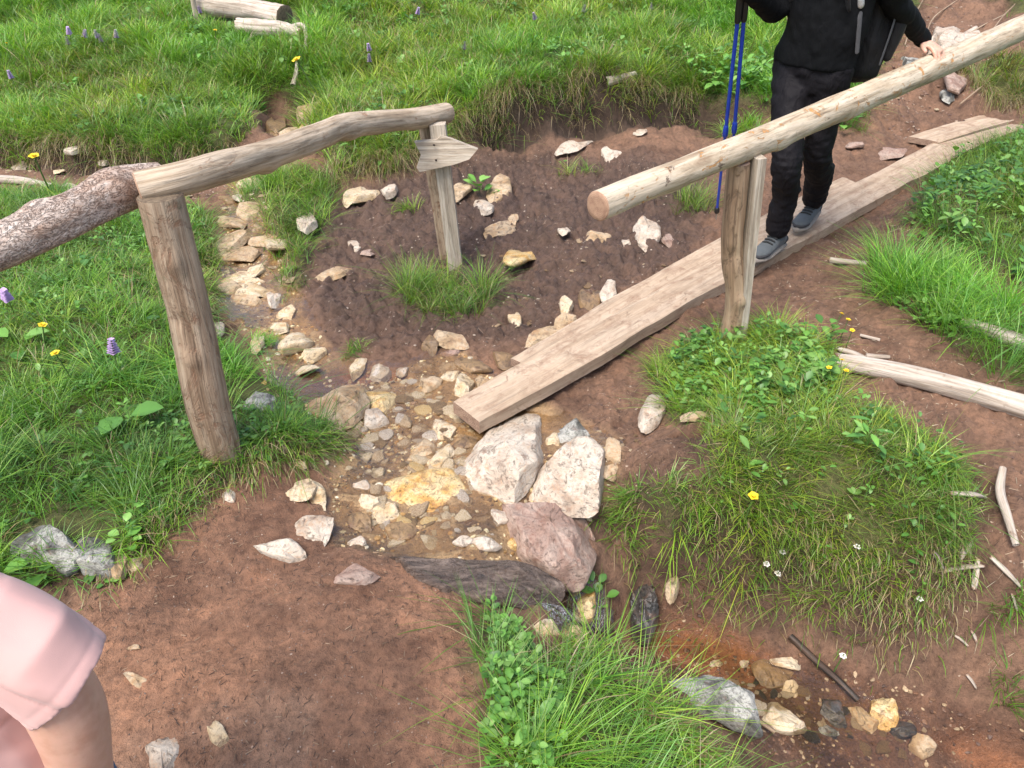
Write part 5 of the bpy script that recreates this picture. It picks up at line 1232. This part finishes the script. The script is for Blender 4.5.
def tube(P, Rr, seg=16, step=.015, capr=True, ell=1., upv=None):
    path, rad, u = smooth_path(P, Rr, step); T_ = np.gradient(path, axis=0); T_ /= np.linalg.norm(T_, axis=1)[:, None]
    up = np.array(upv, float) if upv is not None else (np.array([0, 1., .1]) if abs(T_.mean(0)[2]) > .5 else np.array([0, 0, 1.]))
    rings = []
    if capr:
        for k in (.0, .5, .87): rings.append((path[0] - T_[0] * rad[0] * (1 - k) * .9, (rad[0] * math.sin(math.acos(1 - k) if k else .2),) * 2, None))
    rs = []
    n0 = len(path)
    for i in range(n0):
        A_ = unit(np.cross(T_[i], up)); B_ = unit(np.cross(A_, T_[i])); rs.append((path[i], (rad[i], rad[i] * ell), A_, B_))
    if capr:
        A0, B0 = rs[0][2], rs[0][3]; A1, B1 = rs[-1][2], rs[-1][3]
        pre = [(path[0] - T_[0] * rad[0] * math.sin(a), (rad[0] * math.cos(a), rad[0] * ell * math.cos(a)), A0, B0) for a in (1.4, 1.0, .5)]
        post = [(path[-1] + T_[-1] * rad[-1] * math.sin(a), (rad[-1] * math.cos(a), rad[-1] * ell * math.cos(a)), A1, B1) for a in (.5, 1.0, 1.4)]
        rs = pre + rs + post
    return loft(rs, seg)
def seam(pts, r_, name, mat, parent, origin):
    return simple([tube(pts, [r_] * len(pts), 8, .006)], name, mat, parent, origin)
def fuse(parts, name, mat, voxel=.008, smooth=6, disp=None, parent=None, origin=(0, 0, 0)):
    V = []; q = []; t_ = []; n_ = 0
    for p in parts: V.append(p[0]); q.append(p[1] + n_); t_.append(p[2] + n_); n_ += len(p[0])
    me = mesh_np(name, np.concatenate(V), [np.concatenate(q), np.concatenate(t_)], mat)
    o = bpy.data.objects.new(name, me); COL.objects.link(o)
    r_ = o.modifiers.new('r', 'REMESH'); r_.mode = 'VOXEL'; r_.voxel_size = voxel; r_.use_smooth_shade = True
    s_ = o.modifiers.new('s', 'SMOOTH'); s_.iterations = smooth; s_.factor = .5
    dg = bpy.context.evaluated_depsgraph_get(); dg.update(); m2 = bpy.data.meshes.new_from_object(o.evaluated_get(dg)); bpy.data.objects.remove(o); bpy.data.meshes.remove(me)
    n2 = len(m2.vertices); a = np.empty(n2 * 3, np.float32); m2.vertices.foreach_get('co', a); a = a.reshape(-1, 3).astype(float)
    if disp is not None:
        nn = np.empty(n2 * 3, np.float32); m2.vertex_normals.foreach_get('vector', nn); a += nn.reshape(-1, 3) * disp(a)[:, None]
    m2.vertices.foreach_set('co', (a - np.array(origin)).astype(np.float32).ravel()); m2.update(); m2.name = name
    if not m2.materials: m2.materials.append(mat)
    m2.polygons.foreach_set('use_smooth', np.ones(len(m2.polygons), bool))
    return link(name, m2, parent)
def simple(parts, name, mat, parent=None, origin=(0, 0, 0), smooth=True):
    V = []; q = []; t_ = []; n_ = 0
    for p in parts: V.append(p[0]); q.append(p[1] + n_); t_.append(p[2] + n_); n_ += len(p[0])
    return link(name, mesh_np(name, np.concatenate(V) - np.array(origin), [np.concatenate(q), np.concatenate(t_)], mat, None, smooth), parent)
UP = np.array([0, 0, 1.])
def torso(rows, fwd):
    """rows: (x, y, z, half width, half depth)"""
    f = unit(fwd); l_ = np.cross(UP, f); return loft([((x, y, z), (a, b), l_, f) for x, y, z, a, b in rows], 28)

def hand(wrist, dirv, palm_n, s=1., curl=.5, side=1):
    """palm, four unequal fingers and a thumb; dirv = wrist to knuckles, palm_n = out of the palm"""
    d = unit(dirv); nrm = unit(palm_n - np.dot(palm_n, d) * d); sd = np.cross(d, nrm) * side
    parts = [tube([wrist, wrist + d * .03 * s, wrist + d * .075 * s], [.024 * s, .030 * s, .030 * s], 14, .01, True, .5, nrm)]
    V, q, t_ = parts[0]
    for k, (off, L) in enumerate(((-.030, .060), (-.010, .070), (.011, .066), (.030, .052))):
        b = wrist + d * .070 * s + sd * off * s; f1 = unit(d + nrm * curl * .5 + sd * off * 3); f2 = unit(d + nrm * curl * 1.3 + sd * off * 2); f3 = unit(d * .8 + nrm * curl * 2.0)
        parts.append(tube([b - d * .02 * s, b, b + f1 * L * .45 * s, b + (f1 * .45 + f2 * .33) * L * s, b + (f1 * .45 + f2 * .33 + f3 * .27) * L * s], [.009 * s, .0095 * s, .0088 * s, .008 * s, .0068 * s], 10, .006))
    b = wrist + d * .025 * s - sd * .024 * s; td = unit(d * .6 - sd * .75 + nrm * .3)
    parts.append(tube([b, b + td * .03 * s, b + (td * .03 + unit(td + d) * .028) * s], [.013 * s, .0105 * s, .0085 * s], 10, .006))
    return parts

# ---- hiker walking down the planks
fd = unit((-.755, -.656, 0)); lf = np.cross(UP, fd)
f1 = pz(770, 252, .045); f2 = pz(806, 222, .055)          # ankles stand over these
hip = np.array([1.33, 3.56, .90]); org = np.array([hip[0], hip[1], .04])
person = empty('person', tuple(org), 'hiker in black fleece and dark trousers on the planks, hand on rail', 'person')
k1 = np.array([1.24, 3.37, .50]); a1 = f1 + np.array([.02, .02, .09]); hp1 = hip - lf * .09 + (0, 0, -.02)
k2 = np.array([1.43, 3.52, .50]); a2 = f2 + np.array([.02, .02, .09]); hp2 = hip + lf * .09 + (0, 0, -.02)
rc = pd(931, 68, 3.625); kn = rc + np.array([-.012, -.012, .076]); hdL = unit((.42, -.62, -.26)); wrL = kn - hdL * .078 + np.array([0, 0, .008])
shL = np.array([1.46, 3.37, 1.36]); elL = pd(893, -4, 3.46)
shR = np.array([1.20, 3.66, 1.36]); elR = pd(775, 8, 3.60); wrR = pd(748, -8, 3.40)
ch = np.array([1.34, 3.53, 1.2])
rail_pt = pd(938, 62, 3.64)
def leg(hp, k, a, r0, r1, r2, ell=1.): return tube([hp, hp * .5 + k * .5 + fd * .01, k + fd * .01, k * .5 + a * .5 - fd * .025, a], [r0, r0 * .85, r1, r1 * .95, r2], 20, .02)
trs = [(hip[0], hip[1], .80, .15, .10), (hip[0], hip[1], .90, .165, .115), (ch[0], ch[1], 1.02, .15, .105), (ch[0], ch[1], 1.2, .165, .11), (ch[0]+.01, ch[1], 1.33, .17, .10), (ch[0]+.01, ch[1], 1.40, .09, .07), (ch[0], ch[1], 1.44, .055, .055), (ch[0], ch[1], 1.52, .05, .05)]
hd = np.array([ch[0], ch[1], 1.0]) + fd * .02 + (0, 0, .62)
hdir = unit(rail_pt + (0, 0, .03) - wrL)
handL = hand(wrL, hdL, np.array([.1, -.3, -1.]), 1.08, .62, 1)
handR = hand(wrR, np.array([-.55, -.35, .25]), np.array([.3, .0, -1.]), 1.0, 1.4, 1)
def head(c, f, s=1.):
    l_ = np.cross(UP, f); P = []
    rows = [(-.115, .03, .035, .04), (-.10, .045, .055, .03), (-.07, .058, .075, .015), (-.03, .068, .088, .0), (.02, .074, .095, -.005), (.06, .072, .09, -.008), (.095, .055, .068, -.01), (.115, .025, .03, -.01)]
    P.append(loft([(c + UP * z * s + f * o_ * s, (a * s, b * s), l_, f) for z, a, b, o_ in rows], 24))
    P.append(tube([c + (f * .085 + UP * .02) * s, c + (f * .10 - UP * .012) * s, c + (f * .106 - UP * .028) * s], [.008 * s, .011 * s, .013 * s], 10, .006))     # nose
    for q in (-1, 1):
        P.append(tube([c + (l_ * q * .074 + UP * .015) * s, c + (l_ * q * .080 - f * .01 - UP * .02) * s], [.013 * s, .010 * s], 10, .008))     # ears
    P.append(tube([c + (f * .088 - l_ * .02 - UP * .058) * s, c + (f * .094 - UP * .058) * s, c + (f * .088 + l_ * .02 - UP * .058) * s], [.007 * s, .009 * s, .007 * s], 10, .006))
    return P
body_parts = [torso([(x, y, z, a * .9, b * .88) for x, y, z, a, b in trs], fd)] + head(hd, fd) + [leg(hp1, k1, a1, .065, .036, .028), leg(hp2, k2, a2, .065, .036, .028),
  tube([shL, elL, wrL], [.036, .026, .023], 16), tube([shR, elR, wrR], [.036, .026, .023], 16)] + handL + handR
fuse(body_parts, 'body', M['skin'], .0042, 3, None, person, org)
def wr(a): return .004 + .012 * fbm(a * np.array([1, 1, .6]), 9, 3, 300) + .004 * fbm(a, 28, 2, 304)
jp = [torso([(hip[0], hip[1], .885, .178, .128), (hip[0], hip[1], .93, .178, .128), (ch[0], ch[1], 1.02, .168, .122), (ch[0], ch[1], 1.15, .178, .125), (ch[0], ch[1], 1.27, .188, .125), (ch[0]+.01, ch[1], 1.36, .165, .105), (ch[0]+.01, ch[1], 1.42, .08, .07)], fd),
      tube([shL - (0, 0, .02), shL * .5 + elL * .5, elL, elL * .5 + wrL * .5, wrL + unit(elL - wrL) * .004], [.068, .060, .052, .044, .035], 20), tube([shR - (0, 0, .02), shR * .5 + elR * .5, elR, elR * .5 + wrR * .5, wrR], [.068, .062, .056, .046, .036], 20)]
jo = fuse(jp, 'jacket', M['jacket'], .008, 6, wr, person, org)
def wt(a): return .011 * fbm(a * np.array([1, 1, 1.6]), 12, 3, 310) + .009 * np.abs(fbm(a * np.array([1, 1, 2.2]), 16, 2, 314)) * (a[:, 2] < .55)
tp = [torso([(hip[0], hip[1], .78, .15, .105), (hip[0], hip[1], .86, .168, .118), (hip[0], hip[1], .95, .16, .112)], fd), leg(hp1, k1, a1 + (0, 0, .035), .096, .064, .056), leg(hp2, k2, a2 + (0, 0, .035), .096, .064, .056)]
fuse(tp, 'trousers', M['trousers'], .008, 4, wt, person, org)
fuse([loft([(hd + UP * z + fd * o_, (a, b), lf, fd) for z, a, b, o_ in ((-.06, .06, .06, -.045), (0, .08, .085, -.03), (.05, .082, .09, -.02), (.10, .065, .075, -.018), (.125, .03, .035, -.015))], 20), tube([hd - fd * .10 + UP * .0, hd - fd * .12 - UP * .08, hd - fd * .10 - UP * .18], [.03, .028, .012])], 'hair', M['hair'], .008, 3, lambda a: .004 * fbm(a, 30, 2, 5), person, org)
def shoe(a, f, tilt=0.):
    l_ = np.cross(UP, f); b = np.array([a[0], a[1], a[2] - .09])
    def pt(x, z): return b + f * x + UP * (z + max(0, -x) * tilt)
    up_ = []
    for x, w_, h_ in ((-.085, .026, .03), (-.06, .034, .055), (-.02, .036, .075), (.03, .036, .062), (.08, .042, .045), (.125, .043, .036), (.16, .034, .028), (.178, .014, .016)):
        up_.append((pt(x, .018 + h_ * .5), (w_, h_ * .5 + .004), l_, UP))
    sh = fuse([loft(up_, 20), tube([pt(-.03, .06), pt(-.03, .115)], [.036, .036], 16)], 'shoe', M['shoe'], .006, 3, lambda a_: .0015 * fbm(a_, 60, 2, 8), person, org)
    so = loft([(pt(x, .009), (w_, .013), l_, UP) for x, w_ in ((-.095, .02), (-.085, .032), (-.02, .038), (.05, .042), (.10, .047), (.15, .042), (.18, .022), (.188, .008))], 16)
    s2 = simple([so], 'sole', M['sole'], sh); s2.location = (0, 0, 0); n_ = len(s2.data.vertices); v = np.empty(n_ * 3, np.float32); s2.data.vertices.foreach_get('co', v); s2.data.vertices.foreach_set('co', (v.reshape(-1, 3) - org).astype(np.float32).ravel())
    simple([loft([(pt(x, .018 + h_ * .4), (w_, h_ * .42), l_, UP) for x, w_, h_ in ((.120, .0455, .034), (.135, .045, .034), (.160, .037, .029), (.181, .018, .019))], 18)], 'toe_cap', M['blackp2'], sh, org)
    simple([loft([(pt(x, .018 + h_ * .45), (w_, h_ * .45), l_, UP) for x, w_, h_ in ((-.092, .022, .03), (-.085, .031, .05), (-.055, .037, .05))], 18)], 'heel_cup', M['blackp2'], sh, org)
    for i, x in enumerate((.02, .04, .06, .08)):
        h_ = .018 + (.082, .072, .064, .056)[i] * .98
        simple([tube([pt(x, h_ - .008) - l_ * .024, pt(x + .004, h_), pt(x, h_ - .008) + l_ * .024], [.0042, .0042, .0042], 8, .008)], 'lace', M['lace'], sh, org)
shoe(a1, unit(fd + (-.0, -.15, 0)), 0); shoe(a2, unit(fd + (.25, 0, 0)), .25)
# backpack
bp = empty('backpack', (ch[0] - fd[0] * .24, ch[1] - fd[1] * .24, .86), 'black backpack with grey strap on the hiker\'s back', 'backpack'); bo = np.array(bp.location)
rows = [(.80, .08, .05), (.83, .125, .085), (.95, .14, .10), (1.15, .14, .10), (1.32, .13, .09), (1.40, .09, .06)]
bc = np.array([ch[0], ch[1], 0]) - fd * .215 + lf * .05
fuse([loft([(bc + UP * z, (a, b), lf, fd) for z, a, b in rows], 8)], 'bag', M['pack'], .009, 3, lambda a: .008 * fbm(a, 10, 3, 21), bp, bo)
simple([tube([bc + lf * .146 + UP * .92, bc + lf * .152 - fd * .01 + UP * 1.05, bc + lf * .146 + UP * 1.16], [.02, .035, .03], 12)], 'side_pocket', M['pack'], bp, bo)
simple([tube([bc + fd * .03 + lf * .15 + UP * 1.22, bc + fd * .05 + lf * .158 + UP * 1.05, bc + fd * .06 + lf * .15 + UP * .90], [.009, .008, .008], 8, ell=.35, upv=lf)], 'strap', M['strap'], bp, bo)
simple([tube([pd(862, -12, 3.385), pd(860, 15, 3.375), pd(857, 52, 3.385)], [.010, .010, .009], 10, ell=.35, upv=(0, -1, 0))], 'strap', M['strap'], bp, bo)
simple([tube([pd(861, 0, 3.37), pd(861, 5, 3.37)], [.014, .014], 10, ell=.5, upv=(0, -1, 0))], 'buckle', M['buckle'], bp, bo)
simple([tube([bc + fd * .045 + lf * .163 + UP * 1.13, bc + fd * .045 + lf * .163 + UP * 1.16], [.015, .015], 10, ell=.4, upv=lf)], 'buckle', M['buckle'], bp, bo)
for s_ in (-1, 1):
    simple([tube([ch - fd * .13 + lf * s_ * .09 + UP * .18, ch + lf * s_ * .095 + UP * .225, ch + fd * .135 + lf * s_ * .1 + UP * .08, ch + fd * .10 + lf * s_ * .13 - UP * .06], [.02] * 4, 10, ell=.3)], 'shoulder_strap', M['pack'], bp, bo)
# trekking poles
hr = pd(741, -4, 3.40)
for k, (tx, ty, dx, l_) in enumerate(((716,219,-.006,'blue trekking pole held in the hiker\'s hand, left one of the pair'), (727,214,.018,'blue trekking pole held in the hiker\'s hand, right one of the pair'))):
    tip = pd(tx, ty, 3.72); top = hr + (dx, .012 * k, .06)
    pl = empty('trekking_pole', tuple(tip), l_, 'trekking pole'); d = unit(top - tip); L = np.linalg.norm(top - tip)
    P_ = lambda s: tip + d * s
    simple([tube([P_(.0), P_(.05)], [.0035, .005], 10)], 'tip', M['steel'], pl, tip); simple([tube([P_(.06), P_(L * .42)], [.0068, .0068], 12, capr=False)], 'lower_shaft', M['polem'], pl, tip)
    simple([tube([P_(L * .42), P_(L * .86)], [.0085, .0088], 12, capr=False)], 'upper_shaft', M['polem'], pl, tip)
    simple([tube([P_(.05), P_(.065)], [.014, .012], 12)], 'basket', M['blackp'], pl, tip)
    simple([tube([P_(L * .41), P_(L * .43), P_(L * .45)], [.012, .0135, .011], 12)], 'lock', M['polem'], pl, tip)
    simple([tube([P_(L * .86), P_(L * .90), P_(L * .95), P_(L + .02)], [.013, .015, .014, .017], 14)], 'grip', M['blackp'], pl, tip)

# ---- child in pink beside the camera
cf = unit((-.12, 1., 0)); cl_ = np.cross(UP, cf)
cx, cy = -.745, .575
child_o = np.array([cx, cy, float(G(cx, cy))]); zc = child_o[2]
child = empty('person', tuple(child_o), 'child in a pale pink t-shirt seen from behind at the lower left corner', 'person')
armP = [pd(8, 640, .562), pd(55, 690, .556), pd(82, 768, .545), pd(84, 850, .55)]; armP.append(armP[-1] + np.array([.0, .10, -.12]))
S_ = lambda z: z
tor = [(cx, cy, .52, .125, .09), (cx, cy, .64, .125, .095), (cx, cy, .75, .115, .088), (cx, cy, .86, .125, .085), (cx, cy, .95, .125, .07), (cx, cy, .985, .06, .05), (cx, cy, 1.04, .04, .04)]
hd2 = np.array([cx, cy + .01, 1.13])
lg = lambda s: tube([np.array([cx, cy, .55]) + cl_ * .06 * s, np.array([cx, cy, .30]) + cl_ * .065 * s + cf * .015, np.array([cx, cy, zc + .06]) + cl_ * .065 * s], [.065, .045, .03], 18)
rh = hand(armP[4] + (0, .01, -.01), np.array([.05, .75, -1.]), np.array([-1., 0, 0]), .75, .35, 1)
al = [np.array([cx - .135, cy, .93]), np.array([cx - .18, cy, .80]), np.array([cx - .19, cy, .66]), np.array([cx - .19, cy + .05, .50])]
lh = hand(al[3] + (0, 0, -.02), np.array([-.05, .15, -1.]), np.array([1., 0, 0]), .75, .35, 1)
fuse([torso([(x, y, z, a * .9, b * .88) for x, y, z, a, b in tor], cf)] + head(hd2, cf, .95) + [lg(1), lg(-1), tube(armP, [.036, .045, .038, .034, .023], 20, ell=1.0), tube(al, [.042, .040, .034, .024], 18)] + rh + lh, 'body', M['skin'], .0042, 4, None, child, child_o)
# sleeve: axis leads outwards, hem is wide
hc = pd(69, 684, .556); sa = unit((.66, 0, -.75)); s1 = unit((.70, 0, .72)); s2 = np.array([0, 1., 0])
def sleeve(P, Ra, Rb, ax):
    v_ = np.array([0, 1., 0]); u_ = unit(np.cross(v_, ax)); rs = [(p, (ra_, rb_), u_, v_) for p, ra_, rb_ in zip(P, Ra, Rb)]
    return loft(rs, 36)
SP = [pd(-80, 610, .57), pd(-28, 622, .565), pd(28, 650, .558), pd(50, 668, .557), hc]; SR = ([.050, .062, .067, .071, .077], [.05, .056, .057, .057, .058])
SPm = [np.array([2 * cx - p[0], p[1], p[2]]) for p in SP]
def shirt_disp(a):
    dd = (hc - a) @ sa; m_ = (a[:, 0] > -.66)
    return -.0008 * np.exp(-((dd - .02) / .004) ** 2) * m_ - .008 * np.clip(.18 - np.abs(fbm((a - hc) @ np.array([[.7, 0, .7], [0, 1, 0], [-.7, 0, .7]]) * np.array([.35, .8, 1.6]), 9, 2, 433)), 0, 1) / .18 + .003 * fbm(a * np.array([1., 1., .5]), 13, 3, 410) + .009 * np.clip(fbm((a - hc) @ np.array([[.7, 0, .7], [0, 1, 0], [-.7, 0, .7]]) * np.array([.5, 1., 2.2]), 13, 2, 415), -.3, .4)
shp = [torso([(cx, cy, .54, .145, .115), (cx, cy, .60, .145, .115), (cx, cy, .72, .138, .108), (cx, cy, .84, .14, .10), (cx, cy, .92, .142, .09), (cx, cy, .965, .115, .072), (cx, cy, .995, .055, .05)], cf), sleeve(SP, *SR, sa), sleeve(SPm, *SR, np.array([-sa[0], 0, sa[2]]))]
sh = fuse(shp, 'shirt', M['pink_cloth'], .004, 7, shirt_disp, child, child_o)
a_ = sa; u_ = unit(np.cross(np.array([0, 1., 0]), a_)); thh = np.linspace(0, 6.283, 40, endpoint=False)
hem = [hc - a_ * .016 + u_ * (.1125 * math.cos(k)) + np.array([0, 1., 0]) * (.079 * math.sin(k)) for k in thh]
fuse([torso([(cx, cy, .30, .14, .11), (cx, cy, .50, .14, .112), (cx, cy, .57, .13, .10)], cf)], 'shorts', M['denim'], .008, 3, lambda a: .005 * fbm(a, 14, 2, 3), child, child_o)
fuse([loft([(hd2 + UP * z * .95 + cf * o_, (a, b), cl_, cf) for z, a, b, o_ in ((-.12, .05, .035, -.06), (-.06, .07, .06, -.045), (0, .08, .085, -.03), (.05, .082, .09, -.02), (.10, .065, .075, -.018), (.125, .03, .035, -.015))], 20)], 'hair', M['hair2'], .008, 3, lambda a: .004 * fbm(a, 30, 2, 5), child, child_o)
for s_ in (-1, 1):
    b = np.array([cx, cy, zc]) + cl_ * .065 * s_
    so = fuse([loft([(b + cf * x + UP * (.01 + h_ * .5), (w_, h_ * .5), cl_, UP) for x, w_, h_ in ((-.06, .02, .04), (-.04, .032, .07), (0, .033, .075), (.05, .037, .05), (.10, .036, .04), (.125, .015, .02))], 16)], 'shoe', M['shoe'], .007, 3, None, child, child_o)
    simple([loft([(b + cf * x + UP * .008, (w_, .01), cl_, UP) for x, w_ in ((-.068, .015), (-.05, .033), (.05, .04), (.1, .038), (.13, .012))], 14)], 'sole', M['sole'], so, child_o)

# ------------------------------------------------------------------ light
w = bpy.data.worlds.new('World'); scene.world = w; w.use_nodes = True; nt = w.node_tree; nt.nodes.clear()
sky = nt.nodes.new('ShaderNodeTexSky'); sky.sky_type = 'NISHITA'; sky.sun_disc = False
EL, AZ = R(62), R(215)
sky.sun_elevation = EL; sky.sun_rotation = AZ; sky.dust_density = 3.0; sky.air_density = 1.0; sky.ozone_density = .6
bg = nt.nodes.new('ShaderNodeBackground'); bg.inputs[1].default_value = .15; out = nt.nodes.new('ShaderNodeOutputWorld')
nt.links.new(sky.outputs[0], bg.inputs[0]); nt.links.new(bg.outputs[0], out.inputs[0])
sl = bpy.data.lights.new('sun', 'SUN'); sun_o = bpy.data.objects.new('sun', sl); COL.objects.link(sun_o)
sl.energy = 2.3; sl.angle = R(36); sl.color = (1, .95, .88)
sdir = Vector((math.sin(AZ) * math.cos(EL), math.cos(AZ) * math.cos(EL), math.sin(EL)))
sun_o.rotation_euler = sdir.to_track_quat('Z', 'Y').to_euler(); sun_o.location = (0, 0, 5)
vs = scene.view_settings; vs.view_transform = 'Standard'; vs.look = 'None'; vs.gamma = 1; vs.exposure = .9; vs.use_curve_mapping = False
scene.cycles.max_bounces = 6; scene.cycles.diffuse_bounces = 3; scene.cycles.transparent_max_bounces = 8
scene.cycles.use_denoising = True
